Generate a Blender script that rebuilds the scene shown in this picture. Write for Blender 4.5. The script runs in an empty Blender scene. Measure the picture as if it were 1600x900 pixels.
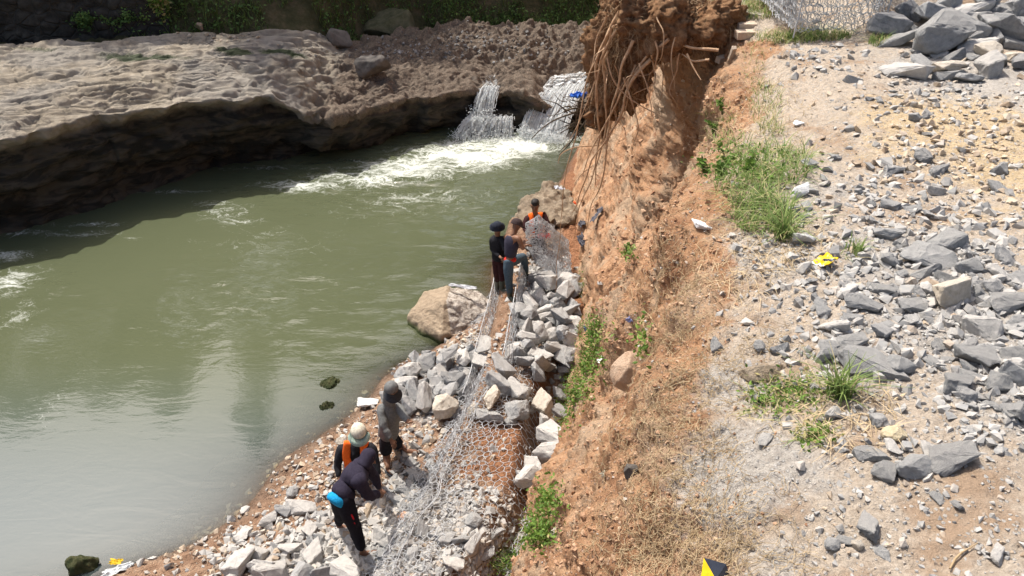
import bpy, bmesh, math, random
import numpy as np
from mathutils import Vector, Matrix, Euler
from mathutils.bvhtree import BVHTree

# ------------------------------------------------------------------ camera, world, sun, exposure
scene = bpy.context.scene
col = scene.collection
PITCH = math.radians(33.0)
EYE = np.array([0.0, 0.0, 8.5])
FPX = 1200.0
cam_data = bpy.data.cameras.new('camera')
cam_data.sensor_width = 36.0
cam_data.lens = FPX / 1600 * 36
cam_data.clip_end = 2000
cam = bpy.data.objects.new('camera', cam_data)
col.objects.link(cam)
cam.location = EYE.tolist()
cam.rotation_euler = (math.radians(90) - PITCH, 0, 0)
scene.camera = cam

SUN_EL = math.radians(60)
SUN_AZ = math.radians(-42)          # from +Y towards +X
sun_vec = Vector((math.sin(SUN_AZ) * math.cos(SUN_EL), math.cos(SUN_AZ) * math.cos(SUN_EL), math.sin(SUN_EL)))
world = bpy.data.worlds.new('World')
scene.world = world
world.use_nodes = True
wn = world.node_tree.nodes
sky = wn.new('ShaderNodeTexSky')
sky.sky_type = 'NISHITA'
sky.sun_disc = False
sky.sun_elevation = SUN_EL
sky.sun_rotation = SUN_AZ % (2 * math.pi)
sky.dust_density = 6.0
sky.air_density = 1.0
wn['Background'].inputs['Strength'].default_value = 0.15
world.node_tree.links.new(sky.outputs[0], wn['Background'].inputs['Color'])
sl = bpy.data.lights.new('sun', 'SUN')
sl.energy = 4.6
sl.angle = math.radians(0.6)
sl.color = (1.0, 0.955, 0.88)
so = bpy.data.objects.new('sun', sl)
col.objects.link(so)
so.rotation_euler = (-sun_vec).to_track_quat('-Z', 'Y').to_euler()
so.location = (-20, 20, 40)
scene.view_settings.view_transform = 'Standard'
scene.view_settings.look = 'None'
scene.view_settings.gamma = 1
scene.view_settings.use_curve_mapping = False
scene.view_settings.exposure = 0.36

random.seed(7)
rng = np.random.default_rng(11)

# ------------------------------------------------------------------ projection helpers
CT, ST = math.cos(PITCH), math.sin(PITCH)
def raydir(px, py):
    u, v = px - 800.0, py - 450.0
    return np.array([u, FPX * CT - v * ST, -FPX * ST - v * CT])
def at(px, py, z=0.0):
    d = raydir(px, py)
    return EYE + d * ((z - EYE[2]) / d[2])
def atY(px, py, Y):
    d = raydir(px, py)
    return EYE + d * (Y / d[1])
def proj(P):
    P = np.asarray(P, float) - EYE
    x = P[..., 0]; dep = P[..., 1] * CT - P[..., 2] * ST; up = P[..., 1] * ST + P[..., 2] * CT
    return 800 + FPX * x / dep, 450 - FPX * up / dep, dep

# ------------------------------------------------------------------ numpy noise
_perm = np.random.default_rng(3).permutation(256).astype(np.int64)
_perm = np.concatenate([_perm, _perm, _perm])
_g = np.random.default_rng(5).normal(size=(256, 3)); _g /= np.linalg.norm(_g, axis=1)[:, None]
def _h(i, j, k): return _perm[(_perm[(_perm[i & 255] + j) & 255] + k) & 255]
def pn(P):
    P = np.asarray(P, float)
    i = np.floor(P).astype(np.int64); f = P - i
    w = f * f * f * (f * (f * 6 - 15) + 10)
    out = 0
    for a in (0, 1):
        wa = w[..., 0] if a else 1 - w[..., 0]
        for b in (0, 1):
            wb = w[..., 1] if b else 1 - w[..., 1]
            for c in (0, 1):
                wc = w[..., 2] if c else 1 - w[..., 2]
                g = _g[_h(i[..., 0] + a, i[..., 1] + b, i[..., 2] + c)]
                out = out + wa * wb * wc * ((f[..., 0] - a) * g[..., 0] + (f[..., 1] - b) * g[..., 1] + (f[..., 2] - c) * g[..., 2])
    return out * 1.5
def fbm(P, o=4, gain=0.5, lac=2.03):
    P = np.asarray(P, float); s = 0; a = 1.0
    for k in range(o):
        s = s + a * pn(P + 17.3 * k); P = P * lac; a *= gain
    return s
def ridge(P, o=3):
    P = np.asarray(P, float); s = 0; a = 1.0
    for k in range(o):
        s = s + a * (1 - 2 * np.abs(pn(P + 9.1 * k))); P = P * 2.1; a *= 0.5
    return s
def cell(P):                       # F1 distance of a jittered grid
    P = np.asarray(P, float)
    i = np.floor(P).astype(np.int64); best = np.full(P.shape[:-1], 9.0); sec = best.copy()
    jit = np.random.default_rng(9).random((256, 3))
    for a in (-1, 0, 1):
        for b in (-1, 0, 1):
            for c in (-1, 0, 1):
                j = i + np.array([a, b, c])
                q = j + jit[_h(j[..., 0], j[..., 1], j[..., 2])]
                d = np.sqrt(((q - P) ** 2).sum(-1))
                sec = np.minimum(sec, np.maximum(best, d)); best = np.minimum(best, d)
    return best, sec
def sm(a, b, x):
    t = np.clip((x - a) / (b - a), 0, 1); return t * t * (3 - 2 * t)
def V3(x, y, z): return np.stack(np.broadcast_arrays(np.asarray(x, float), y, z), -1)
def curve(pts):
    a = np.array(sorted(pts)); return lambda q: np.interp(q, a[:, 0], a[:, 1])
def scurve(pts):                   # smooth (monotone-ish) interpolation
    a = np.array(sorted(pts)); x, y = a[:, 0], a[:, 1]
    m = np.gradient(y, x)
    def f(q):
        q = np.clip(q, x[0], x[-1]); k = np.clip(np.searchsorted(x, q) - 1, 0, len(x) - 2)
        h = x[k + 1] - x[k]; t = (q - x[k]) / h
        return ((2*t**3-3*t**2+1)*y[k] + (t**3-2*t**2+t)*h*m[k] + (-2*t**3+3*t**2)*y[k+1] + (t**3-t**2)*h*m[k+1])
    return f

# ------------------------------------------------------------------ object helpers
def tag(o, label=None, cat=None, group=None, kind=None):
    if label: o['label'] = label
    if cat: o['category'] = cat
    if group: o['group'] = group
    if kind: o['kind'] = kind
    return o
def npmesh(name, V, F, smooth=True, attrs=None, mats=None, fmat=None):
    """V (n,3), F: array (m,3|4) or list of arrays"""
    Fs = F if isinstance(F, list) else [F]
    Fs = [np.asarray(f, np.int32) for f in Fs if len(f)]
    me = bpy.data.meshes.new(name)
    V = np.asarray(V, np.float32)
    me.vertices.add(len(V)); me.vertices.foreach_set('co', V.ravel())
    nl = sum(f.size for f in Fs); npoly = sum(len(f) for f in Fs)
    me.loops.add(nl); me.polygons.add(npoly)
    me.loops.foreach_set('vertex_index', np.concatenate([f.ravel() for f in Fs]))
    st = []; o = 0
    for f in Fs:
        st.append(o + np.arange(len(f)) * f.shape[1]); o += f.size
    me.polygons.foreach_set('loop_start', np.concatenate(st).astype(np.int32))
    me.polygons.foreach_set('use_smooth', np.full(npoly, smooth))
    me.update(calc_edges=True)
    if attrs:
        for k, a in attrs.items():
            at_ = me.attributes.new(k, 'FLOAT', 'POINT'); at_.data.foreach_set('value', np.asarray(a, np.float32).ravel())
    if mats:
        for m in mats: me.materials.append(m)
    if fmat is not None: me.polygons.foreach_set('material_index', np.asarray(fmat, np.int32))
    return me
def link(name, me, parent=None, loc=None):
    o = bpy.data.objects.new(name, me); col.objects.link(o)
    if parent: o.parent = parent
    if loc is not None: o.location = [float(c) for c in loc]
    return o
def empty(name, loc=(0, 0, 0), rz=0.0):
    o = bpy.data.objects.new(name, None); col.objects.link(o)
    o.empty_display_size = 0.1
    o.location = [float(c) for c in loc]; o.rotation_euler = (0, 0, rz); return o
def grid_faces(n, m):
    i = np.arange(n - 1)[:, None] * m + np.arange(m - 1)[None]
    return np.stack([i, i + 1, i + m + 1, i + m], -1).reshape(-1, 4)
def bvh_of(V, F):
    return BVHTree.FromPolygons([tuple(v) for v in V.tolist()], [tuple(f) for f in F.tolist()])

# ------------------------------------------------------------------ material helpers
class NT:
    def __init__(s, name):
        s.m = bpy.data.materials.new(name); s.m.use_nodes = True
        s.t = s.m.node_tree; s.n = s.t.nodes; s.p = s.n['Principled BSDF']; s.out = s.n['Material Output']
    def new(s, ty, ins=None, **kw):
        n = s.n.new(ty)
        for k, v in kw.items(): setattr(n, k, v)
        if ins:
            for k, v in ins.items():
                if hasattr(v, 'is_output') or isinstance(v, bpy.types.NodeSocket): s.t.links.new(v, n.inputs[k])
                else: n.inputs[k].default_value = v
        return n
    def lk(s, a, b): s.t.links.new(a, b)
    def noise(s, scale, detail=6, rough=0.6, vec=None, dist=0.0):
        n = s.new('ShaderNodeTexNoise', {'Scale': scale, 'Detail': detail, 'Roughness': rough, 'Distortion': dist})
        s.lk(vec if vec is not None else s.co(), n.inputs['Vector']); return n.outputs['Fac']
    def vor(s, scale, feature='F1', vec=None, out='Distance', rand=1.0):
        n = s.new('ShaderNodeTexVoronoi', {'Scale': scale, 'Randomness': rand}, feature=feature)
        s.lk(vec if vec is not None else s.co(), n.inputs['Vector']); return n.outputs[out]
    def co(s, kind='Object'):
        if not hasattr(s, '_tc'): s._tc = s.new('ShaderNodeTexCoord')
        return s._tc.outputs[kind]
    def map(s, vec, scale=(1, 1, 1), rot=(0, 0, 0), loc=(0, 0, 0)):
        n = s.new('ShaderNodeMapping', {'Vector': vec, 'Scale': scale, 'Rotation': rot, 'Location': loc}); return n.outputs[0]
    def math(s, op, a, b=0.0, c=0.0, clamp=False):
        n = s.n.new('ShaderNodeMath'); n.operation = op; n.use_clamp = clamp
        for i, v in enumerate((a, b, c)):
            if isinstance(v, bpy.types.NodeSocket): s.lk(v, n.inputs[i])
            else: n.inputs[i].default_value = v
        return n.outputs[0]
    def ramp(s, fac, a, b):
        n = s.new('ShaderNodeMapRange', {'Value': fac, 'From Min': a, 'From Max': b}, interpolation_type='SMOOTHSTEP'); return n.outputs[0]
    def cramp(s, fac, stops):
        n = s.new('ShaderNodeValToRGB', {'Fac': fac}); e = n.color_ramp.elements
        while len(e) < len(stops): e.new(0.5)
        for el, (p, c) in zip(e, stops): el.position = p; el.color = (*c, 1)
        return n.outputs[0]
    def mix(s, f, a, b, blend='MIX'):
        n = s.n.new('ShaderNodeMix'); n.data_type = 'RGBA'; n.blend_type = blend
        for i, v in ((0, f), (6, a), (7, b)):
            if isinstance(v, bpy.types.NodeSocket): s.lk(v, n.inputs[i])
            elif i == 0: n.inputs[0].default_value = v
            else: n.inputs[i].default_value = (*v, 1)
        return n.outputs[2]
    def attr(s, name): return s.new('ShaderNodeAttribute', attribute_name=name).outputs['Fac']
    def bump(s, h, strength=0.5, dist=0.02, normal=None):
        n = s.new('ShaderNodeBump', {'Height': h, 'Strength': strength, 'Distance': dist})
        if normal: s.lk(normal, n.inputs['Normal'])
        return n.outputs[0]
    def fin(s, color=None, rough=0.9, normal=None, spec=0.2):
        if color is not None:
            if isinstance(color, bpy.types.NodeSocket): s.lk(color, s.p.inputs['Base Color'])
            else: s.p.inputs['Base Color'].default_value = (*color, 1)
        if isinstance(rough, bpy.types.NodeSocket): s.lk(rough, s.p.inputs['Roughness'])
        else: s.p.inputs['Roughness'].default_value = rough
        s.p.inputs['Specular IOR Level'].default_value = spec
        if normal is not None: s.lk(normal, s.p.inputs['Normal'])
        return s.m

# ground of the high bank: soil face, dusty top, straw, grey grit
def mat_bank():
    s = NT('bank_earth')
    n1 = s.noise(1.3, 5); n2 = s.noise(9, 8, 0.7); n3 = s.noise(55, 6, 0.75); n4 = s.noise(3.2, 4)
    soil = s.cramp(n2, [(0.3, (0.26, 0.135, 0.072)), (0.5, (0.41, 0.235, 0.132)), (0.68, (0.48, 0.31, 0.19))])
    soil = s.mix(s.ramp(n1, 0.45, 0.62), soil, (0.41, 0.29, 0.195))
    soil = s.mix(s.ramp(n4, 0.58, 0.68), soil, (0.26, 0.135, 0.075))
    dust = s.cramp(n3, [(0.3, (0.35, 0.285, 0.22)), (0.55, (0.48, 0.405, 0.325)), (0.72, (0.57, 0.495, 0.41))])
    dust = s.mix(s.ramp(n4, 0.5, 0.66), dust, (0.36, 0.26, 0.18))
    grey = s.mix(s.ramp(n3, 0.4, 0.65), (0.36, 0.325, 0.285), (0.50, 0.465, 0.42))
    yel = s.mix(s.ramp(n3, 0.35, 0.6), (0.42, 0.31, 0.19), (0.57, 0.45, 0.29))
    t = s.math('ADD', s.attr('top'), s.math('MULTIPLY', s.math('SUBTRACT', n2, 0.5), 0.9))
    c = s.mix(s.ramp(t, 0.35, 0.65), soil, dust)
    g = s.math('ADD', s.attr('grey'), s.math('MULTIPLY', s.math('SUBTRACT', n2, 0.5), 1.2))
    c = s.mix(s.ramp(g, 0.35, 0.75), c, grey)
    y = s.math('ADD', s.attr('yellow'), s.math('MULTIPLY', s.math('SUBTRACT', n2, 0.5), 1.2))
    c = s.mix(s.ramp(y, 0.35, 0.75), c, yel)
    # pebbly speckle
    vc = s.vor(70, out='Color'); sp = s.new('ShaderNodeSeparateColor', {0: vc}).outputs[0]
    vd = s.vor(70)
    peb = s.math('MULTIPLY', s.ramp(sp, 0.72, 0.78), s.ramp(vd, 0.5, 0.3))
    c = s.mix(s.math('MULTIPLY', peb, s.math('ADD', 0.25, s.math('MULTIPLY', s.attr('top'), 0.6))), c, (0.47, 0.45, 0.42))
    h = s.math('ADD', s.math('MULTIPLY', n3, 0.7), s.math('MULTIPLY', s.noise(180, 3, 0.7), 0.35))
    h = s.math('ADD', h, s.math('MULTIPLY', peb, 0.5))
    b = s.bump(h, 0.9, 0.022)
    b = s.bump(n2, 0.6, 0.06, b)
    return s.fin(c, 0.95, b, 0.1)

def mat_shore():
    s = NT('shore_earth')
    n2 = s.noise(5, 8, 0.7); n3 = s.noise(30, 6, 0.7)
    c = s.cramp(n2, [(0.32, (0.13, 0.075, 0.045)), (0.5, (0.245, 0.15, 0.095)), (0.68, (0.34, 0.24, 0.165))])
    grey = s.mix(s.ramp(n3, 0.4, 0.6), (0.24, 0.23, 0.215), (0.42, 0.41, 0.39))
    g = s.math('ADD', s.attr('grey'), s.math('MULTIPLY', s.math('SUBTRACT', n2, 0.5), 1.3))
    c = s.mix(s.ramp(g, 0.35, 0.7), c, grey)
    red = s.cramp(n3, [(0.35, (0.15, 0.065, 0.032)), (0.65, (0.33, 0.165, 0.085))])
    c = s.mix(s.ramp(s.attr('red'), 0.3, 0.7), c, red)
    wet = s.attr('wet')
    c = s.mix(wet, c, s.mix(0.55, c, (0.03, 0.02, 0.012)))
    h = s.math('ADD', n3, s.math('MULTIPLY', s.vor(38), 0.8))
    return s.fin(c, s.math('SUBTRACT', 0.95, s.math('MULTIPLY', wet, 0.55)), s.bump(h, 0.9, 0.03), 0.3)

def mat_shelf():
    s = NT('shelf_rock')
    n1 = s.noise(0.5, 5, 0.6); n2 = s.noise(3.0, 9, 0.68); n3 = s.noise(24, 6, 0.72)
    str_ = s.noise(1.0, 6, 0.6, s.map(s.co(), (0.9, 1.6, 4.0), (0.15, 0.22, 0.5)), 1.2)
    c = s.cramp(n2, [(0.3, (0.15, 0.125, 0.092)), (0.5, (0.265, 0.225, 0.172)), (0.68, (0.365, 0.318, 0.25))])
    c = s.mix(s.ramp(n1, 0.42, 0.62), c, s.mix(0.5, c, (0.22, 0.21, 0.195)))
    dk = s.cramp(n3, [(0.3, (0.05, 0.04, 0.032)), (0.55, (0.155, 0.118, 0.088)), (0.72, (0.27, 0.205, 0.15))])
    r = s.math('ADD', s.attr('rough'), s.math('MULTIPLY', s.math('SUBTRACT', n2, 0.5), 1.0))
    c = s.mix(s.ramp(r, 0.35, 0.75), c, dk)
    face = s.mix(s.ramp(str_, 0.4, 0.62), (0.018, 0.017, 0.014), (0.062, 0.053, 0.039))  # shade of the undercut front painted in as near-black rock
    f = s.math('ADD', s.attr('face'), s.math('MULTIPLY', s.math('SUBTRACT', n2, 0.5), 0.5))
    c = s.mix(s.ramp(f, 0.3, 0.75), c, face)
    m = s.math('ADD', s.attr('moss'), s.math('MULTIPLY', s.math('SUBTRACT', n3, 0.5), 0.6))
    c = s.mix(s.ramp(m, 0.4, 0.7), c, (0.035, 0.045, 0.018))
    h = s.math('ADD', s.math('MULTIPLY', n3, 0.6), s.math('MULTIPLY', str_, 0.5))
    b = s.bump(h, 0.9, 0.035)
    b = s.bump(s.noise(60, 5, 0.75), 0.6, 0.02, b)
    return s.fin(c, s.math('SUBTRACT', 0.93, s.math('MULTIPLY', s.attr('moss'), 0.3)), b, 0.25)

def mat_water():
    s = NT('river_water')
    co = s.co()
    deep = s.mix(s.noise(0.25, 3), (0.074, 0.085, 0.046), (0.095, 0.106, 0.060))
    deep = s.mix(s.attr('sky_sheen'), deep, (0.082, 0.105, 0.105))  # bluish sky reflection painted into the colour of the near water
    deep = s.mix(s.math('MULTIPLY', s.ramp(s.attr('foam_glint'), 0.35, 1.1), 0.75), deep, (0.33, 0.36, 0.29))
    flow = s.map(co, (0.55, 1.5, 1), (0, 0, 0.35))
    rp = s.math('ADD', s.math('MULTIPLY', s.noise(1.9, 4, 0.55, flow, 0.8), 1.0), s.math('MULTIPLY', s.noise(7, 3, 0.6, flow, 0.6), 0.28))
    chop = s.attr('chop')
    b = s.bump(rp, 1.0, 0.05)
    bn = s.n[b.node.name]; s.lk(s.math('ADD', 0.035, s.math('MULTIPLY', chop, 0.9)), bn.inputs['Strength'])
    w = s.p
    s.lk(deep, w.inputs['Base Color']); w.inputs['Roughness'].default_value = 0.04
    w.inputs['IOR'].default_value = 1.62; w.inputs['Specular IOR Level'].default_value = 0.5
    s.lk(b, w.inputs['Normal'])
    tr = s.new('ShaderNodeBsdfTransparent', {'Color': (0.75, 0.72, 0.6, 1)})
    gl = s.new('ShaderNodeBsdfGlossy', {'Color': (1, 1, 1, 1), 'Roughness': 0.04, 'Normal': b})
    fr = s.new('ShaderNodeFresnel', {'IOR': 1.33, 'Normal': b})
    shallow = s.new('ShaderNodeMixShader', {0: fr.outputs[0], 1: tr.outputs[0], 2: gl.outputs[0]})
    body = s.new('ShaderNodeMixShader', {0: s.attr('murk'), 1: shallow.outputs[0], 2: w.outputs[0]})
    # foam, which also carries sun glints painted white
    wd = s.noise(0.9, 4, 0.6, co, 0.0)
    wv = s.new('ShaderNodeVectorMath', {0: co, 1: s.new('ShaderNodeCombineXYZ', {0: s.math('MULTIPLY', wd, 1.6), 1: s.math('MULTIPLY', s.noise(1.1, 4, 0.6, s.map(co, loc=(5, 3, 1))), 1.2), 2: 0.0}).outputs[0]}, operation='ADD').outputs[0]
    st = s.map(wv, (0.8, 1.7, 1), (0, 0, 0.25))
    e1 = s.vor(1.6, 'DISTANCE_TO_EDGE', st); e2 = s.vor(5.5, 'DISTANCE_TO_EDGE', st)
    lace = s.math('MAXIMUM', s.ramp(e1, 0.20, 0.0), s.math('MULTIPLY', s.ramp(e2, 0.16, 0.0), 0.8))
    nn = s.noise(4.0, 8, 0.72, st, 0.5); nf = s.noise(26, 4, 0.7, st)
    pat = s.math('ADD', s.math('MULTIPLY', lace, 0.30), s.math('MULTIPLY', nn, 0.80))
    pat = s.math('ADD', pat, s.math('MULTIPLY', s.math('SUBTRACT', nf, 0.5), 0.95))
    f = s.math('SUBTRACT', s.math('ADD', pat, s.attr('foam_glint')), 1.0)
    fac = s.ramp(f, -0.10, 0.42)
    fac = s.math('MULTIPLY', fac, s.ramp(s.attr('foam_glint'), 0.02, 0.12))
    foam_glint = s.new('ShaderNodeBsdfDiffuse', {'Color': (0.62, 0.64, 0.59, 1)})
    o = s.new('ShaderNodeMixShader', {0: s.math('MULTIPLY', fac, 0.85), 1: body.outputs[0], 2: foam_glint.outputs[0]})
    s.lk(o.outputs[0], s.out.inputs['Surface'])
    return s.m

def mat_stone(name, a, b, spot=(0.5, 0.48, 0.45), sc=1.0, bump=0.5, dust=0.0):
    s = NT(name)
    oi = s.new('ShaderNodeObjectInfo').outputs['Random']
    loc = s.new('ShaderNodeCombineXYZ', {0: s.math('MULTIPLY', oi, 37.0), 1: 0.0, 2: 0.0}).outputs[0]
    v = s.new('ShaderNodeVectorMath', {0: s.co(), 1: loc}, operation='ADD').outputs[0]
    n2 = s.noise(3 * sc, 7, 0.65, v); n3 = s.noise(22 * sc, 6, 0.75, v)
    c = s.mix(s.ramp(n2, 0.3, 0.7), a, b)
    c = s.mix(s.math('MULTIPLY', s.ramp(n3, 0.56, 0.7), 0.55), c, spot)
    c = s.mix(s.ramp(n3, 0.42, 0.25), c, s.mix(0.5, c, (0.05, 0.05, 0.05)))
    vv = s.new('ShaderNodeHueSaturation', {'Color': c, 'Value': s.math('ADD', 0.82, s.math('MULTIPLY', oi, 0.36))}).outputs[0]
    if dust:
        nz = s.new('ShaderNodeSeparateXYZ', {0: s.new('ShaderNodeNewGeometry').outputs['Normal']}).outputs[2]
        ds = s.math('MULTIPLY', s.ramp(s.math('ADD', nz, s.math('MULTIPLY', s.math('SUBTRACT', n3, .5), 1.6)), 0.2, 1.1), dust)
        vv = s.mix(ds, vv, (0.46, 0.43, 0.39))
    return s.fin(vv, 0.9, s.bump(s.math('ADD', n3, s.math('MULTIPLY', n2, 0.8)), bump, 0.05), 0.2)

def mat_attr_stone(name, sc=1.0):
    """for the one-mesh gravel: tint per stone stored as an attribute"""
    s = NT(name)
    t = s.attr('tint'); n3 = s.noise(60, 4, 0.7)
    c = s.cramp(t, [(0.0, (0.17, 0.165, 0.16)), (0.25, (0.28, 0.28, 0.275)), (0.60, (0.42, 0.405, 0.38)), (0.72, (0.33, 0.25, 0.18)), (0.86, (0.47, 0.38, 0.275)), (1.0, (0.58, 0.53, 0.46))])
    c = s.mix(s.math('MULTIPLY', s.ramp(n3, 0.4, 0.65), 0.35), c, (0.4, 0.36, 0.31))
    return s.fin(c, 0.93, s.bump(n3, 0.5, 0.01), 0.15)

def mat_simple(name, c, c2=None, sc=20, rough=0.8, bump=0.3, spec=0.3, trans=0.0, bd=0.01):
    s = NT(name)
    n = s.noise(sc, 5, 0.6)
    k = s.mix(s.ramp(n, 0.35, 0.65), c, c2 if c2 else tuple(x * 0.7 for x in c))
    m = s.fin(k, rough, s.bump(n, bump, bd), spec)
    return m
def mat_leaf(name, a, b, dry=None):
    s = NT(name)
    t = s.attr('tint')
    c = s.mix(t, a, b)
    if dry: c = s.mix(s.ramp(t, 0.82, 0.9), c, dry)
    s.fin(c, 0.6, None, 0.25)
    tl = s.new('ShaderNodeBsdfTranslucent', {'Color': c})
    o = s.new('ShaderNodeMixShader', {0: 0.3, 1: s.p.outputs[0], 2: tl.outputs[0]})
    s.lk(o.outputs[0], s.out.inputs['Surface'])
    return s.m
M = dict(bank=mat_bank(), shore=mat_shore(), shelf=mat_shelf(), water=mat_water())
# ------------------------------------------------------------------ right bank: cliff face + dusty top, one sheet
base_x = scurve([(-6, -3.2), (0, -1.6), (3, -0.75), (5.7, 0.08), (6.4, 0.42), (8, 0.78), (11, 1.14), (14.4, 1.27), (18, 1.5), (21, 2.4), (26, 4.6), (40, 7)])
lip_x = scurve([(-6, -0.6), (0, 0.12), (1.2, 0.3), (2.3, 0.53), (3.2, 0.80), (4, 1.02), (5, 1.42), (6, 1.75), (6.8, 2.05), (7.6, 1.9), (8.4, 1.7), (9.3, 2.0), (12, 2.9), (18, 4.2), (26, 7), (40, 10)])
def bank_profile():
    # rows in Y
    Y = np.concatenate([-np.geomspace(150, 0.6, 26), np.arange(-0.5, 0.8, 0.05), np.arange(0.8, 8.6, 0.0145), np.arange(8.6, 22, 0.07), np.geomspace(22, 400, 40)])
    nf, nt, nfar = 250, 300, 30
    tf = np.linspace(0, 1, nf, endpoint=False)
    xt = np.concatenate([np.linspace(0, 1, nt) ** 1.15 * 6.0])
    xfar = np.geomspace(6.2, 400, nfar)
    bx, lx = base_x(Y)[:, None], lip_x(Y)[:, None]
    # face : height -> horizontal blend, concave in the alcove behind the root ball
    zb, zl = 0.35, 6.45
    s = tf[None]
    alc = np.exp(-((Y[:, None] - 8.0) / 0.85) ** 2)
    slump = np.exp(-((Y[:, None] - 5.2) / 1.6) ** 2)
    hx = s ** 1.15 * (1 - 0.10 * slump * np.sin(np.pi * s))
    X = bx + (lx - bx) * hx + alc * 0.95 * np.exp(-((s - 0.70) / 0.17) ** 2)
    # benches: the near face steps out in the middle
    X = X - 0.16 * np.sin(np.pi * s) ** 2 * sm(4.5, 2.0, Y)[:, None]
    Z = zb + (zl - zb) * s + 0 * bx
    # top: rounded lip then gentle rise
    XT = lx + xt[None]
    d = xt[None] + 0 * lx
    ZT = zl + 0.30 * (1 - np.exp(-d / 0.28)) + 0.022 * d + 0.0 * lx
    XF = lx + xfar[None]
    ZF = zl + 0.30 + 0.022 * 6 + 0.004 * (xfar[None] - 6) + 0 * lx
    XX = np.concatenate([X, XT, XF], 1); ZZ = np.concatenate([Z, ZT, ZF], 1)
    YY = np.repeat(Y[:, None], XX.shape[1], 1)
    P = V3(XX, YY, ZZ)
    facew = np.concatenate([np.ones((len(Y), nf)), np.exp(-d / 0.35), np.zeros((len(Y), nfar))], 1)
    return P, facew, nf
P, facew, nf = bank_profile()
def grid_normals(P):
    a = np.gradient(P, axis=0); b = np.gradient(P, axis=1)
    n = np.cross(b, a); n /= np.linalg.norm(n, axis=-1, keepdims=True) + 1e-9
    return n
N = -grid_normals(P)
if N[100, -40, 2] < 0: N = -N
near = sm(22, 14, P[..., 1]) * sm(-1.5, -0.3, P[..., 1])
far_x = sm(14, 8, P[..., 0])
amp = near * far_x
big = fbm(P * 0.9, 3) * 0.17 * facew
lump = fbm(P * V3(3.0, 1.8, 1.8), 5, 0.6) * 0.06 * facew
f1, f2 = cell(P * 9.0 + fbm(P * 3, 2)[..., None] * 0.5)
clod = (0.5 - f1) * 0.02 * (facew ** 0.6) * (0.4 + sm(-0.2, 0.5, pn(P * 1.7)))
gul = ridge(P * V3(1.2, 3.0, 0.8) + 3.3, 4) * 0.035 * facew * sm(-.1, .4, pn(P * .9 + 7)) - 0.05 * facew * sm(0.25, 0.5, pn(P * V3(2.2, 1.6, 2.6) + 77))
fine = fbm(P * 16, 4, 0.68) * (0.026 * facew + 0.008) + ridge(P * 22, 2) * 0.004 * facew
topn = fbm(P * 1.1 + 40, 3) * 0.045 * (1 - facew)
mound = 0.62 * sm(0, 1.5, P[..., 1] - 6.05 - 0.25 * pn(P * 1.5)) * sm(2.75, 3.6, P[..., 0]) * sm(13, 9, P[..., 1]) * sm(9, 6, P[..., 0])
P[..., 2] += mound * (1 - facew)
P = P + N * ((big + lump + clod + gul + fine) * amp)[..., None]
P[..., 2] += topn * amp + fbm(P * 0.02, 3) * 0.8 * sm(15, 60, np.abs(P[..., 0]) + np.abs(P[..., 1]) * 0.5) * (1 - facew)
# colour masks, by place
px, py, dep = proj(P)
# region masks (world positions of places seen in the photo)
def gblob(P, pts, zref=6.75):
    m = np.zeros(P.shape[:-1])
    for (a, b, r, w) in pts:
        c = at(a, b, zref); m = np.maximum(m, w * np.exp(-((P[..., 0] - c[0]) ** 2 + (P[..., 1] - c[1]) ** 2) / (r * r)))
    return m
top_m = sm(-0.02, 0.5, (P[..., 0] - lip_x(P[..., 1])) + 0.16 * pn(P * 1.4)) * sm(6.0, 6.5, P[..., 2])
grey_m = gblob(P, [(1180, 690, 0.32, .9), (1150, 560, .2, .8), (1220, 380, .35, .75), (1290, 300, .35, .6), (1420, 420, .5, .8), (1500, 500, .5, .85), (1560, 620, .4, .7), (1570, 150, .8, 1.0), (1480, 110, .7, .8), (1350, 560, .35, .6), (1100, 880, .12, .7), (1220, 850, .2, .6)])
yel_m = gblob(P, [(1500, 200, .75, .95), (1580, 270, .6, .8), (1400, 230, .5, .6), (1560, 340, .5, .5)])
ground = link('ground', npmesh('ground', P.reshape(-1, 3), grid_faces(*P.shape[:2]), True, dict(top=top_m, grey=grey_m, yellow=yel_m), [M['bank']]))
tag(ground, kind='structure')
Vb, Fb = P.reshape(-1, 3), grid_faces(*P.shape[:2])
BANK = bvh_of(Vb, Fb)

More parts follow.
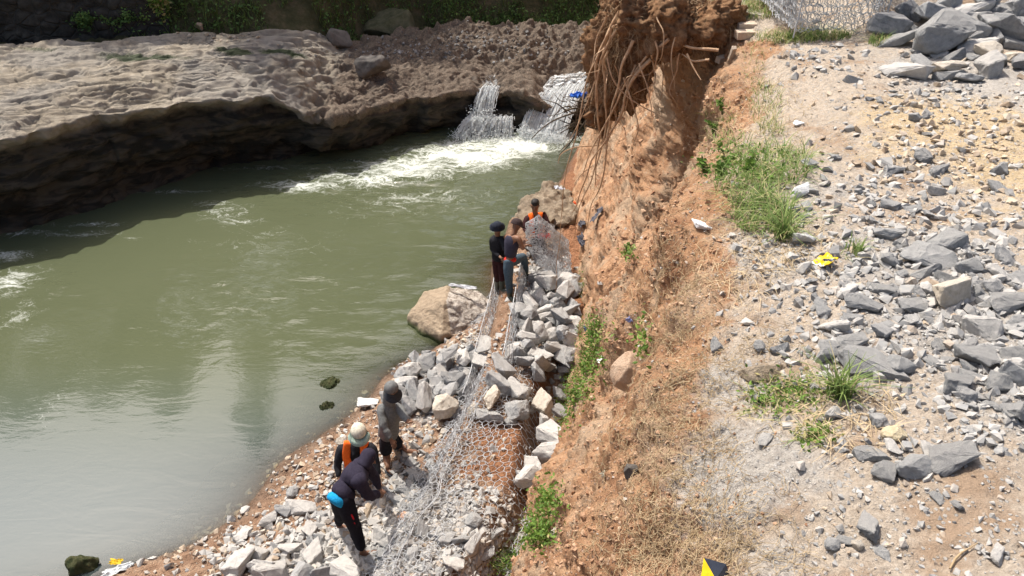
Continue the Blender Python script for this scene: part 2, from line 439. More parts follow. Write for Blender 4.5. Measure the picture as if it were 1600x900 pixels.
# ------------------------------------------------------------------ shore, terrace and river bed (left of the cliff)
x_s = scurve([(-10, -24), (0, -13), (4, -7.4), (6.27, -5.3), (6.78, -4.3), (7.44, -3.75), (8.3, -3.45), (8.86, -3.0), (9.5, -2.5), (10.6, -2.0), (11.1, -1.4), (11.7, -0.75), (12.85, -0.45), (14.2, -0.35), (15.2, 0.35), (16.5, 1.0), (18.2, 1.42), (20, 1.9), (22, 2.7), (40, 12)])
x_g = scurve([(0, -3.4), (4, -2.2), (6, -1.62), (7, -1.25), (8, -0.95), (9, -0.68), (10.2, -0.52), (12.5, -0.28), (14.5, -0.2), (16, 0.3), (18, 1.3), (22, 3), (40, 12)])
def lower_z(x, y, noise=True):
    x = np.asarray(x, float); y = np.asarray(y, float)
    d = x - x_s(y)
    w = np.maximum(x_g(y) - x_s(y), 0.25)
    shore = 0.42 * np.clip(d / w, 0, 1) ** 0.75
    bed = np.where(d < 0, np.maximum(-0.42 * np.maximum(-d, 0) ** 0.9 - 0.03, -1.6), 0)
    terr = sm(0, 0.22, x - x_g(y)) * 0.46 * sm(3.5, 5.5, y)
    z = shore + bed + terr
    gap = sm(0.45, 0.1, np.abs(x - (base_x(y) - 0.28))) * sm(10.5, 9, y) * sm(4, 5.5, y)
    z = z - 0.45 * gap
    if noise:
        Q = V3(x, y, 0 * x)
        z = z + fbm(Q * 1.3, 3) * 0.06 * sm(-0.6, 0.4, d) + fbm(Q * 7, 4, 0.6) * 0.035 * sm(-0.3, 0.2, d)
    return z
xs = np.concatenate([-np.geomspace(120, 14.1, 12), np.arange(-14, -6, 0.25), np.arange(-6, 3.2, 0.022), np.arange(3.2, 9, .3)])
ys = np.concatenate([-np.geomspace(80, 0.5, 12), np.arange(0, 4.8, 0.1), np.arange(4.8, 14, 0.022), np.arange(14, 24, 0.08), np.geomspace(24, 60, 8)])
YY, XX = np.meshgrid(ys, xs, indexing='ij')
ZZ = lower_z(XX, YY)
PL = V3(XX, YY, ZZ)
greyL = gblob(PL, [(620, 800, .6, .9), (680, 850, .6, 1), (560, 850, .6, .9), (480, 870, .6, .9), (640, 760, .35, .8), (700, 760, .3, .6), (660, 640, .4, .6), (740, 520, .5, .5), (860, 500, .7, .7), (820, 600, .4, .5), (640, 700, .3, .5)], 0.5)
redL = np.maximum(gblob(PL, [(780, 690, .45, 1), (800, 730, .5, 1), (855, 600, .3, 1), (740, 740, .3, .8), (790, 520, .14, .9), (795, 470, .12, .9), (740, 690, .25, .6), (820, 570, .2, .7)], 0.8), sm(-.4, 0, XX - base_x(YY)))
wetL = sm(0.42, 0.0, XX - x_s(YY) + 0.15 * pn(PL * 3)) 
shore = link('river_shore', npmesh('river_shore', PL.reshape(-1, 3), grid_faces(*PL.shape[:2]), True, dict(grey=greyL, red=redL, wet=wetL), [M['shore']]))
tag(shore, kind='structure')
SHORE = bvh_of(PL.reshape(-1, 3), grid_faces(*PL.shape[:2]))

# ------------------------------------------------------------------ far rock shelf, undercut, lofted along x
yW = scurve([(-60, 4), (-30, 8), (-16, 12.6), (-11.4, 14.8), (-8.95, 17.2), (-6.8, 18.7), (-4.9, 19.55), (-3.0, 20.9), (-1.6, 21.7), (-0.2, 21.95), (1.1, 21.9), (1.6, 22.0), (3.2, 22.4), (8, 24), (30, 34)])
zE = scurve([(-60, 2.6), (-14, 2.5), (-11.2, 2.35), (-9, 2.25), (-7, 2.1), (-5.9, 1.9), (-5.3, 1.45), (-4.2, 1.25), (-3, 1.2), (-1.6, 1.22), (-0.6, 1.1), (0.6, 1.12), (1.2, 0.9), (2, 0.85), (4, 0.9), (30, 1.2)])
yBk = scurve([(-60, 12), (-20, 20.5), (-12, 21.6), (-9, 22.6), (-6, 24.2), (-3, 26.6), (0, 27.6), (4, 29), (30, 42)])
xr = np.concatenate([-np.geomspace(60, 13.6, 24), np.arange(-13.5, 3.2, 0.035), np.arange(3.2, 8, .15), np.geomspace(8, 30, 12)])
yw = yW(xr)[:, None]; ze = zE(xr)[:, None]; yb = yBk(xr)[:, None]
ntop, nfc = 200, 90
tt = (np.linspace(0, 1, ntop, endpoint=False) ** 0.9)[None]
# over: how far the brow overhangs the waterline
under = scurve([(-60, .7), (-12, .8), (-8, 1.0), (-5, 1.0), (-2, .6), (0, .35), (1.6, .3), (30, .3)])(xr)[:, None]
ye = yw - 0.15
# top from back to edge
YT = yb + (ye - yb) * tt
rise = 0.32 * np.sin(np.clip((1 - tt) * 1.2, 0, 1) * np.pi * 0.5)
ZT = ze + rise * sm(-3.5, -7, xr)[:, None] + 0.55 * (1 - tt) * sm(-6.5, -3.5, xr)[:, None] - 2.2 * sm(0.06, 0.0, tt)
ff = np.linspace(0, 1, nfc)[None]
YF = ye + under * (0.25 * sm(0.0, 0.10, ff) + 0.75 * sm(0.25, 0.7, ff)) - (under - 0.1) * 0.75 * sm(0.62, 1.0, ff)
ZF = ze + (-0.9 - ze) * ff ** 1.0
PS = V3(np.repeat(xr[:, None], ntop + nfc, 1), np.concatenate([YT, YF], 1), np.concatenate([ZT, ZF], 1))
fcw = np.concatenate([sm(0.93, 1.0, tt) * 0.25 + 0 * yb, 0.25 + 0.75 * sm(0.0, 0.22, ff) + 0 * yb], 1)  # also drives the painted shade, deepening below the brow
NS = grid_normals(PS)
if NS[200, 60, 2] < 0: NS = -NS
rt = sm(-6.2, -4.6, PS[..., 0])                      # right part: low and rugged
# shared large wobble in plan for the brow
W = fbm(PS * V3(0.55, 0.55, 0.0) + 4, 3) * 0.55 + ridge(PS * V3(1.1, 1.1, 0) + 8, 2) * 0.10
topw = 1 - fcw
edge_k = np.concatenate([sm(0.45, 1.0, tt) + 0 * yb, 1 + 0 * ff + 0 * yb], 1)
PS[..., 1] += W * edge_k * sm(-14, -12, PS[..., 0]) * 0.8
PS[..., 0] += fbm(PS * V3(0.7, 0.7, 0.5) + 14, 2) * 0.25 * edge_k
strat = (fbm(PS * V3(0.7, 0.7, 2.3), 5, 0.6) * 0.20 + (cell(PS * V3(.9, .9, 1.6))[0] - .5) * .16) * fcw
flow = V3(PS[..., 0] * .55 + PS[..., 1] * .30, PS[..., 1] * 1.15 - PS[..., 0] * .62, PS[..., 2])
ledges = fbm(flow * V3(0.5 + 0 * flow[..., 0], 1.1, 1), 3, 0.45) * 0.22 * topw * (1 - 0.35 * rt)
lh = fbm(flow * V3(0.28 + 0 * flow[..., 0], .75, .6) + 50, 4, .55) * 4.2; lf = lh - np.floor(lh)
ledges = ledges * .8 + (np.floor(lh) + sm(.40, .60, lf) - lh) * 0.085 * topw * (1 - .3 * rt)
c1, c2 = cell(PS * V3(1.5, 1.9, 1.2) + fbm(PS * 0.8, 2)[..., None] * 0.5)
scal_mask = np.exp(-((PS[..., 0] + 5.2) / 2.0) ** 2) * sm(24, 21.5, PS[..., 1])
scal = (c2 - c1 - 0.2) * -0.22 * scal_mask + (sm(0.1, 0.45, c1) * 0.2 - 0.12) * scal_mask
r1, r2 = cell(PS * V3(3.0, 3.0, 2.0) + fbm(PS * 2, 2)[..., None] * 0.7)
rug = ((0.5 - r1) * 0.34 + ridge(PS * 1.6, 4) * 0.11) * rt * (0.6 + 0.4 * sm(22.8, 24.5, PS[..., 1] + 0.25 * PS[..., 0])) * topw
e1_, e2_ = cell(flow * V3(0.8 + 0 * flow[..., 0], 0.42, 0.5) + fbm(flow * 0.9, 3)[..., None] * 0.6)
sml = fbm(PS * 5, 4, 0.6) * (0.016 + .03 * rt) + fbm(flow * V3(0.9 + 0 * flow[..., 0], 4.5, 3), 4, .55) * 0.03 * (1 - rt) - 0.06 * sm(0.07, 0.0, e2_ - e1_) * topw + ((e1_ * 7.3) % 1.0 > .5) * 0.0
pot = -0.13 * sm(0.42, 0.6, pn(flow * 1.6 + 30)) * topw * (1 - rt)
terr = np.round((PS[..., 1] * 0.9 + W * 2) * 1.0) * 0.0
PS = PS + NS * (strat + ledges + scal + rug + sml + pot)[..., None]
def pblob(P, pts, z):
    m = np.zeros(P.shape[:-1])
    for (a, b, rx, ry, w) in pts:
        c = at(a, b, z); m = np.maximum(m, w * np.exp(-((P[..., 0] - c[0]) / rx) ** 2 - ((P[..., 1] - c[1]) / ry) ** 2))
    return m
moss = pblob(PS, [(230, 98, 1.5, .35, 1), (370, 82, .8, .3, .9), (440, 76, .9, .3, .9), (60, 95, 1.6, .35, .6)], 2.45)
# two notches where the falls run over the brow
for (cx, w, dz) in ((-0.62, 0.32, 0.20), (1.5, 0.65, 0.30)):
    PS[..., 2] -= dz * np.exp(-((PS[..., 0] - cx) / w) ** 2) * sm(24.6, 23.2, PS[..., 1]) * (PS[..., 2] > 0.4)
shelf = link('rock_shelf', npmesh('rock_shelf', PS.reshape(-1, 3), grid_faces(*PS.shape[:2]), True,
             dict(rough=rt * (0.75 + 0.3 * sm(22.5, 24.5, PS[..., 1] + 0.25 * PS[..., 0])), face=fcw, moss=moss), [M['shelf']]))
tag(shelf, kind='structure')
SHELF = bvh_of(PS.reshape(-1, 3), grid_faces(*PS.shape[:2]))

# ------------------------------------------------------------------ river surface
wx = np.concatenate([-np.geomspace(150, 15, 16), np.arange(-14.9, 4.0, 0.07), np.geomspace(4, 30, 12)])
wy = np.concatenate([-np.geomspace(100, 1, 14), np.arange(-0.5, 5, 0.4), np.arange(5, 24.5, 0.07)])
WY, WX = np.meshgrid(wy, wx, indexing='ij')
WP = V3(WX, WY, 0 * WX)
depth = -lower_z(WX, WY, False)
murk = 1 - np.exp(-np.clip(depth, 0, 5) * 3.6)
murk = np.where(WX < -14, 1, murk)
foam_glint = pblob(WP, [(860, 215, 1.1, .8, 1.0), (800, 228, 1.5, 1.1, 1.0), (760, 226, 1.3, .9, .92), (720, 245, 2.0, 1.2, .86), (640, 262, 1.9, 1.0, .76), (560, 280, 1.9, .7, .68), (480, 290, 1.6, .5, .66), (660, 310, 2.2, .9, .44),
                   (350, 330, .9, .55, .50), (375, 345, .7, .25, .56), (330, 318, .7, .3, .48), (210, 372, .5, .12, .45), (60, 365, 2.2, .25, .52), (130, 350, 1.6, .2, .45), (20, 440, .8, .7, .55), (10, 400, .8, .4, .52), (250, 300, 2, .2, .40),
                   (700, 225, .8, .4, .8), (460, 262, 2.4, .25, .42), (600, 330, 2.0, .8, .30), (420, 380, 2.5, 1.0, .28), (70, 640, .5, .6, .33), (20, 500, .5, .8, .42)], 0.0)  # leftmost spots here and above are sun glints painted in with the froth
chop = pblob(WP, [(800, 230, 2.8, 1.8, 1.0), (620, 290, 3.5, 2.0, .75), (450, 450, 3.6, 1.8, .32), (700, 420, 2.5, 3, .24), (600, 530, 1.6, 1.2, .20), (300, 480, 3, 1.5, .20), (60, 440, 2, 1.6, .35)], 0.0) + 0.06
foam_glint = np.minimum(foam_glint, 0.90) * (0.86 + 0.30 * pn(WP * V3(.8, 1.9, 1) + 5))
sky_sheen = sm(6.5, 1.0, WX * -1 - 1 + (WY - 12) * 0.5) * 0.0 + sm(11.2, 7.0, WY)  # painted sky reflection, stronger towards the camera
dist = np.abs(WX)
WP[..., 2] = (fbm(V3(WX * 0.9, WY * 2.0, 0 * WX), 3) * 0.055 + fbm(V3(WX * 3, WY * 4, 0 * WX + 4), 3) * 0.03) * np.clip(chop * 1.3 - 0.15, 0, 1) * (np.abs(WX) < 14)
water = link('river_water', npmesh('river_water', WP.reshape(-1, 3), grid_faces(*WP.shape[:2]), True, dict(murk=murk, foam_glint=foam_glint, chop=chop, sky_sheen=sky_sheen), [M['water']]))
tag(water, kind='structure')
# ------------------------------------------------------------------ far bank: hillside, masonry wall, trees
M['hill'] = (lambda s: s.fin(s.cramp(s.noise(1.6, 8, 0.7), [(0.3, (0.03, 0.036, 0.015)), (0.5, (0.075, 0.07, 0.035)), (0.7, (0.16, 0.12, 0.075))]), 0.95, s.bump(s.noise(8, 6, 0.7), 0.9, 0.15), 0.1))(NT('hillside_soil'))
def hill_z(x, y):
    yb = yBk(x) + 0.15
    d = y - yb
    ch = sm(-6.5, -4.5, x)
    z = (2.35 - 1.9 * ch) + 0.35 * sm(0, 1.0, d) + sm(0.9 * ch, 5.5 + ch, d) * (4.4 + 1.6 * ch)
    z = np.where(d < 0, z - 2.5 * np.clip(-d, 0, 1), z)
    Q = V3(x, y, 0 * x)
    return z + fbm(Q * 0.5, 4) * 0.35 * sm(0.2, 2, d) + fbm(Q * 0.02, 3) * 6 * sm(20, 90, d)
hx = np.concatenate([-np.geomspace(300, 16, 30), np.arange(-15.8, 8, 0.11), np.geomspace(8, 300, 34)])
hd = np.concatenate([np.arange(-1.2, 9, 0.09), np.geomspace(9, 350, 34)])
HD, HX = np.meshgrid(hd, hx, indexing='ij')
HY = yBk(HX) + HD
HP = V3(HX, HY, hill_z(HX, HY))
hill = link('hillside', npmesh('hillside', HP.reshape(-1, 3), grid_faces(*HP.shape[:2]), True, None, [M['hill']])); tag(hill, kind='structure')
HILL = bvh_of(HP.reshape(-1, 3), grid_faces(*HP.shape[:2]))
# calm water lying behind the rock shelf, feeding the falls
ux = np.linspace(-5.4, 9, 60); ud = np.linspace(-1.4, 2.2, 24)
UD, UX = np.meshgrid(ud, ux, indexing='ij')
UP = V3(UX, yBk(UX) + UD - 0.2, 0.62 + 0.01 * UX)
o = link('upstream_water', npmesh('upstream_water', UP.reshape(-1, 3), grid_faces(*UP.shape[:2]), True, dict(murk=np.ones(UX.size), foam_glint=np.full(UX.size, .1), chop=np.full(UX.size, .3), sky_sheen=np.zeros(UX.size)), [M['water']])); tag(o, kind='structure')

def drop(bvh, x, y, top=30.0):
    h = bvh.ray_cast(Vector((x, y, top)), Vector((0, 0, -1)))
    return h[0], h[1]
def shoot(bvh, px, py):
    d = raydir(px, py); h = bvh.ray_cast(Vector(EYE.tolist()), Vector(d.tolist()).normalized())
    return h[0], h[1]

# masonry retaining wall behind the left of the shelf (rounded stones set in rows)
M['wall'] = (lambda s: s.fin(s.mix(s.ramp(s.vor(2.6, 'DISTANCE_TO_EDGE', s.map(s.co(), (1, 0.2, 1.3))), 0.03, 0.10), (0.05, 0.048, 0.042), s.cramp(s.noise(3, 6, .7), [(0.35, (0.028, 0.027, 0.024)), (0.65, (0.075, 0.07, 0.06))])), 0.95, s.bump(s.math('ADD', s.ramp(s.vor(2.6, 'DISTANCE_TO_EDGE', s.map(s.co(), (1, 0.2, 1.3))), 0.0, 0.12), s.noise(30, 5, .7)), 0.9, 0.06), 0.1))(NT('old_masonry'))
wxs = np.arange(-40, -9.9, 0.06); wzs = np.arange(1.8, 6.6, 0.06)
WZ, WXX = np.meshgrid(wzs, wxs, indexing='ij')
q1, q2 = cell(V3(WXX * 2.2, 0 * WXX, WZ * 2.9))
wyb = yBk(WXX) + 0.45 + (WZ - 2) * 0.18 - sm(0.0, 0.3, q2 - q1) * 0.09 + fbm(V3(WXX, WZ, WZ) * .6, 3) * .15
PW = V3(WXX, wyb, WZ)
PWt = V3(wxs, yBk(wxs) + 2.4, 6.5 + 0 * wxs)[None]
PWa = np.concatenate([PW, PWt, V3(wxs, yBk(wxs) + 2.4, 1.8 + 0 * wxs)[None]], 0)
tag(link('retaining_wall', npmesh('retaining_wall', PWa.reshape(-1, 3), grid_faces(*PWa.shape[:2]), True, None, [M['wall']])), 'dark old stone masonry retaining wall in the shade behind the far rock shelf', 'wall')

# ---- foliage helpers
def leaf_arrays(C, size, seed, up=0.3, asp=0.5):
    """C (n,3) centres -> folded diamond leaves (4 verts, 2 tris)"""
    r = np.random.default_rng(seed); n = len(C)
    a = r.normal(size=(n, 3)); a[:, 2] = a[:, 2] * 0.6 - 0.1; a /= np.linalg.norm(a, axis=1)[:, None]
    b = r.normal(size=(n, 3)); b = b - (b * a).sum(1)[:, None] * a; b /= np.linalg.norm(b, axis=1)[:, None]
    s = size * r.uniform(0.6, 1.3, n)[:, None]
    c = np.cross(a, b)
    V = np.stack([C - a * s, C + b * s * asp + c * s * .12, C + a * s, C - b * s * asp + c * s * .12], 1).reshape(-1, 3)
    i = np.arange(n)[:, None] * 4
    F = np.concatenate([i + [0, 1, 2], i + [0, 2, 3]], 0)
    return V, F
def tube(pts, rad, sides=6, cap=True):
    pts = np.asarray(pts, float); n = len(pts)
    rad = np.broadcast_to(rad, n)
    t = np.gradient(pts, axis=0); t /= np.linalg.norm(t, axis=1)[:, None] + 1e-9
    ref = np.array([0.3, 0.2, 1.0]) if abs(t[:, 2]).mean() < 0.8 else np.array([1.0, 0.2, 0.1])
    u = np.cross(t, ref); u /= np.linalg.norm(u, axis=1)[:, None] + 1e-9
    v = np.cross(t, u)
    an = np.arange(sides) / sides * 2 * np.pi
    V = pts[:, None] + rad[:, None, None] * (np.cos(an)[None, :, None] * u[:, None] + np.sin(an)[None, :, None] * v[:, None])
    V = V.reshape(-1, 3)
    i = np.arange(n - 1)[:, None] * sides; k = np.arange(sides)[None]; k2 = (k + 1) % sides
    F = np.stack([i + k, i + k2, i + sides + k2, i + sides + k], -1).reshape(-1, 4)
    return V, F
class Acc:
    def __init__(s): s.V = []; s.Q = []; s.T = []; s.A = []; s.n = 0
    def add(s, V, F, tint=None):
        F = np.asarray(F)
        (s.Q if F.shape[1] == 4 else s.T).append(F + s.n)
        s.V.append(V); s.n += len(V); s.A.append(np.broadcast_to(0.5 if tint is None else tint, len(V)))
    def mesh(s, name, mat, smooth=True):
        Fs = []
        if s.Q: Fs.append(np.concatenate(s.Q))
        if s.T: Fs.append(np.concatenate(s.T))
        return npmesh(name, np.concatenate(s.V), Fs, smooth, dict(tint=np.concatenate(s.A)), [mat])

M['leaf'] = mat_leaf('tree_leaf', (0.028, 0.05, 0.012), (0.06, 0.095, 0.025))
M['bark'] = mat_simple('bark', (0.12, 0.09, 0.06), (0.05, 0.04, 0.03), 6, 0.95, 0.8, 0.1, bd=0.05)
M['shrub'] = mat_leaf('shrub_leaf', (0.07, 0.14, 0.04), (0.22, 0.34, 0.09))
M['weed'] = mat_leaf('weed_leaf', (0.07, 0.14, 0.025), (0.19, 0.30, 0.05), (0.42, 0.36, 0.16))
M['grass'] = mat_leaf('grass_blade', (0.10, 0.17, 0.045), (0.27, 0.34, 0.10), (0.50, 0.42, 0.23))
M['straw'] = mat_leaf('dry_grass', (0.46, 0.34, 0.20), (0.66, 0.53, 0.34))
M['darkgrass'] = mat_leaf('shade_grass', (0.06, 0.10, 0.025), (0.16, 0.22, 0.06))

def make_tree(seed, h, spread):
    r = np.random.default_rng(seed)
    root = empty('broadleaf_tree')
    tr = Acc(); lv = Acc()
    trunk = np.array([[0, 0, -0.6], [.1, 0, h * .2], [.0, .15, h * .42], [.2, .1, h * .62], [.1, .0, h * .85]])
    trunk[:, :2] += r.normal(size=(5, 2)) * 0.15
    V, F = tube(trunk, np.array([.30, .24, .19, .12, .04]), 9); tr.add(V, F)
    for k in range(13):
        f = r.uniform(.35, .9); p0 = trunk[0] + (trunk[-1] - trunk[0]) * f; p0[:2] = np.interp(p0[2], trunk[:, 2], trunk[:, 0]), np.interp(p0[2], trunk[:, 2], trunk[:, 1])
        a = r.uniform(0, 6.28); L = spread * (1.15 - .6 * abs(f - .5)) * r.uniform(.6, 1)
        e = p0 + np.array([math.cos(a) * L, math.sin(a) * L, L * r.uniform(.15, .7)])
        m = (p0 + e) / 2 + [0, 0, .12 * L]
        V, F = tube([p0, m, e], np.array([.09, .05, .02]), 5); tr.add(V, F)
        for q in range(6):
            cc = p0 + (e - p0) * r.uniform(.45, 1.05) + r.normal(size=3) * .35
            rad = r.uniform(.45, .95)
            n = int(330 * rad * rad)
            d = r.normal(size=(n, 3)); d /= np.linalg.norm(d, axis=1)[:, None]
            C = cc + d * (rad * r.random(n)[:, None] ** .45) * [1.15, 1.15, .75]
            V, F = leaf_arrays(C, 0.12, int(r.integers(1e6))); lv.add(V, F, np.clip(r.normal(.45, .2) + r.normal(size=n).repeat(4) * .15, 0, 1))
    link('trunk', tr.mesh('trunk', M['bark']), root); link('crown', lv.mesh('crown', M['leaf'], False), root)
    return root
def copy_tree(o, parent=None):
    c = o.copy(); col.objects.link(c); c.parent = parent
    for ch in [k for k in list(bpy.data.objects) if k.parent == o]: copy_tree(ch, c)
    return c
trees = [make_tree(1, 9.5, 3.2), make_tree(2, 8.0, 2.9), make_tree(3, 11, 3.5)]
spots = [(-19, 27.5), (-15.2, 28.4), (-12.1, 30.0), (-9.2, 31.2), (-6.2, 32.4), (-3.2, 36.0), (-0.1, 37.4), (3.4, 38.6), (7.5, 40), (-24, 26.5), (12, 39), (-10.6, 34), (-4.9, 37.6)]
tree_where = ['third from the left end of the row', 'fourth from the left, above the masonry wall', 'behind the yellow-green bush', 'above the lone rounded boulder', 'above the mossy rock', 'uphill of the first waterfall', 'straight behind the two waterfalls', 'just right of the big waterfall', 'beyond the root mass of the cliff', 'leftmost of the row', 'rightmost of the row', 'in the second row behind the wall', 'in the second row behind the mossy rock']
tree_where[0] = 'second from the left end of the row'; tree_where[1] = 'above the left end of the masonry wall'
for i, (x, y) in enumerate(spots):
    o = trees[i] if i < 3 else copy_tree(trees[i % 3])
    z = drop(HILL, x, y)[0].z
    o.location = (x, y, z); o.rotation_euler.z = i * 1.7; o.scale = (1, 1, 0.9 + 0.25 * ((i * 37) % 10) / 10)
    tag(o, 'dense green broadleaf tree on the far hillside, ' + tree_where[i], 'tree', 'trees along the top of the far bank')

def shrub(name, pos, radii, n, leaf, mat, label, cat, seed, stems=7, group=None, tint=(0.5, 0.2), asp=0.5):
    r = np.random.default_rng(seed); root = empty(name, pos)
    st = Acc(); lv = Acc()
    for k in range(stems):
        a = r.uniform(0, 6.28); e = np.array([math.cos(a) * radii[0] * r.uniform(.3, .9), math.sin(a) * radii[1] * r.uniform(.3, .9), radii[2] * r.uniform(.8, 1.7)])
        mid = e * [.35, .35, .6] + r.normal(size=3) * .03 * radii[2]
        V, F = tube([[0, 0, -.04], mid, e], np.array([.012, .008, .003]) * (radii[2] * 1.6 + .3), 4); st.add(V, F)
        m = n // stems
        t = r.random(m) ** .6
        C = np.where(t[:, None] < .5, mid * t[:, None] * 2, mid + (e - mid) * (t[:, None] * 2 - 1)) + r.normal(size=(m, 3)) * np.array(radii) * .16
        V, F = leaf_arrays(C, leaf, int(r.integers(1e6)), asp=asp); lv.add(V, F, np.clip(r.normal(tint[0], tint[1] * .5) + r.normal(size=m).repeat(4) * tint[1], 0, 1))
    link('stems', st.mesh('stems', M['bark']), root); link('leaves', lv.mesh('leaves', mat, False), root)
    tag(root, label, cat, group); return root
def p_on(bvh, px, py):
    for b_ in (bvh, SHELF, HILL, BANK, SHORE):
        h = shoot(b_, px, py)[0]
        if h is not None: return np.array(h)
# shrubs and grass on the far bank
bz = lambda x, y: drop(HILL, x, y)[0].z
for i, (px, py, Y, rr, lab, tn) in enumerate([
        (140, 66, 22.3, (.55, .4, .34), 'low dark green ferny shrub against the masonry wall, leftmost of the far bank shrubs', .25),
        (185, 64, 22.5, (.6, .4, .42), 'dense dark green shrub in the middle of the row at the foot of the wall', .3),
        (222, 60, 22.7, (.5, .4, .40), 'dark green shrub right beside the yellow-green bush on the far bank', .35)]):
    p = atY(px, py, Y); shrub('shrub', (p[0], p[1], bz(p[0], p[1]) - .02), rr, 1500, .05, M['shrub'], lab, 'shrub', 50 + i, 12, 'shrubs at the foot of the far bank', (tn, .18))
p = atY(262, 66, 22.9); shrub('bush', (p[0], p[1], bz(p[0], p[1])), (.5, .4, .75), 1500, .055, M['weed'], 'bright yellow-green bush catching the sun at the end of the masonry wall', 'bush', 60, 12, None, (.75, .2))
p = atY(120, 30, 22.6)
# bare dead shrub
root = empty('dead_shrub', (p[0] + .0, p[1], bz(p[0], p[1]))); tag(root, 'bare pale dead shrub with thin branches in front of the dark wall', 'shrub')
a = Acc(); r = np.random.default_rng(4)
for k in range(16):
    ang = r.uniform(0, 6.28); L = r.uniform(.6, 1.3); e = np.array([math.cos(ang) * .45, math.sin(ang) * .2, L])
    V, F = tube([[0, 0, 0], e * .5 + r.normal(size=3) * .08, e, e + [r.normal() * .2, 0, .1]], np.array([.018, .012, .007, .003]), 4); a.add(V, F)
link('branches', a.mesh('branches', mat_simple('dead_wood', (0.24, 0.21, 0.17), (0.14, 0.12, 0.1), 9, .9)), root)

def grass_mesh(name, P, L, mat, seed, lean=0.5, width=0.008, tint=(0.5, 0.25), seg=3, spread=None):
    """P (n,3) roots; curved ribbons"""
    r = np.random.default_rng(seed); n = len(P)
    L = np.broadcast_to(L, n) * r.uniform(.5, 1.25, n)
    a = r.uniform(0, 6.283, n); ln = lean * r.uniform(.3, 1.5, n)
    d = np.stack([np.cos(a), np.sin(a), 0 * a], 1)
    if spread is not None: d = d * .45 + spread; d[:, 2] = 0
    w = np.stack([-d[:, 1], d[:, 0], 0 * a], 1); w /= np.linalg.norm(w, axis=1)[:, None] + 1e-6
    rows = []
    for k in range(seg + 1):
        t = k / seg
        c = P + d * (L * ln * t * t)[:, None] + np.array([0, 0, 1.]) * (L * (t - .42 * ln * t * t))[:, None]
        ww = width * (1 - t) ** .7 * .5 + .0004
        rows += [c - w * ww, c + w * ww]
    V = np.stack(rows, 1).reshape(-1, 3); m = 2 * (seg + 1)
    i = np.arange(n)[:, None] * m
    F = np.concatenate([np.concatenate([i + [2 * k, 2 * k + 1, 2 * k + 3, 2 * k + 2]]) for k in range(seg)], 0)
    return npmesh(name, V, F, True, dict(tint=np.clip(r.normal(tint[0], tint[1], n), 0, 1).repeat(m)), [mat])
# hillside ground cover: grass and creepers (uncountable)
r = np.random.default_rng(21)
pts = []
for k in range(15000):
    x = r.uniform(-11, 5); d = r.uniform(.35, 5) ** 1.0
    pts.append((x, yBk(x) + d))
pts = np.array(pts)
keep = pn(V3(pts[:, 0] * .8, pts[:, 1] * .8, 0 * pts[:, 0])) > -.12
pts = pts[keep]
G = V3(pts[:, 0], pts[:, 1], hill_z(pts[:, 0], pts[:, 1]) - .02)
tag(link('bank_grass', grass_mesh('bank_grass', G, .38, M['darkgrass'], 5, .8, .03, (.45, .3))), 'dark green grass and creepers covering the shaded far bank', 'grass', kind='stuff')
V, F = leaf_arrays(G[r.integers(0, len(G), 9000)] + r.normal(size=(9000, 3)) * [.1, .1, .1] + [0, 0, .18], .06, 8)
tag(link('creepers', npmesh('creepers', V, F, False, dict(tint=r.random(len(V) // 4).repeat(4) * .7), [M['shrub']])), 'leafy creepers hanging over the shaded far bank', 'creeper', kind='stuff')

# ------------------------------------------------------------------ boulders
def hull_mesh(pts, levels, disp, seed, smooth_it=2, bev=0.0, freq=1.0):
    bm = bmesh.new(); pts = np.array([list(p) for p in pts], float); K = 2.0 / (pts.max(0) - pts.min(0)).max(); bev = bev * K
    for p in pts * K: bm.verts.new([float(c) for c in p])
    r = bmesh.ops.convex_hull(bm, input=bm.verts)
    bmesh.ops.delete(bm, geom=[v for v in bm.verts if not v.link_faces], context='VERTS')
    bm.normal_update(); bmesh.ops.dissolve_limit(bm, angle_limit=0.12, verts=bm.verts, edges=bm.edges)
    if bev: bmesh.ops.bevel(bm, geom=list(bm.edges), offset=bev, segments=2, affect='EDGES', profile=0.6, clamp_overlap=True)
    bmesh.ops.triangulate(bm, faces=bm.faces)
    for k in range(levels):
        # split long edges for an even skin
        es = [e for e in bm.edges]
        ml = sum(e.calc_length() for e in es) / len(es)
        bmesh.ops.subdivide_edges(bm, edges=[e for e in es if e.calc_length() > ml * .7], cuts=1, use_grid_fill=False)
        bmesh.ops.triangulate(bm, faces=bm.faces)
    for k in range(smooth_it): bmesh.ops.smooth_vert(bm, verts=bm.verts, factor=0.4, use_axis_x=True, use_axis_y=True, use_axis_z=True)
    bm.normal_update()
    bm.verts.index_update()
    V = np.array([v.co[:] for v in bm.verts]) / K; Nn = np.array([v.normal[:] for v in bm.verts])
    F = np.array([[v.index for v in f.verts] for f in bm.faces])
    bm.free()
    if disp:
        S = seed * 7.7
        V = V + Nn * (disp * (fbm(V * freq * 1.5 + S, 4, .6) * .9 + ridge(V * freq * 2.5 + S, 2) * .25))[:, None]
    return V, F
M['boulder_tan'] = mat_stone('tan_boulder', (0.27, 0.205, 0.14), (0.42, 0.34, 0.25), (0.52, 0.46, 0.38), 1.6, 1.0)
M['boulder_dark'] = mat_stone('dark_boulder', (0.075, 0.068, 0.062), (0.14, 0.125, 0.11), (0.2, 0.18, 0.16), 1.2, .4)
M['boulder_pink'] = mat_stone('pink_boulder', (0.42, 0.28, 0.19), (0.52, 0.385, 0.28), (0.56, 0.46, 0.36), 4, .6)
M['algae'] = mat_stone('algae_rock', (0.03, 0.045, 0.015), (0.09, 0.09, 0.04), (0.2, 0.2, 0.14), 4, .9)
s = NT('split_boulder')   # smooth tan water-worn face, broken pale top
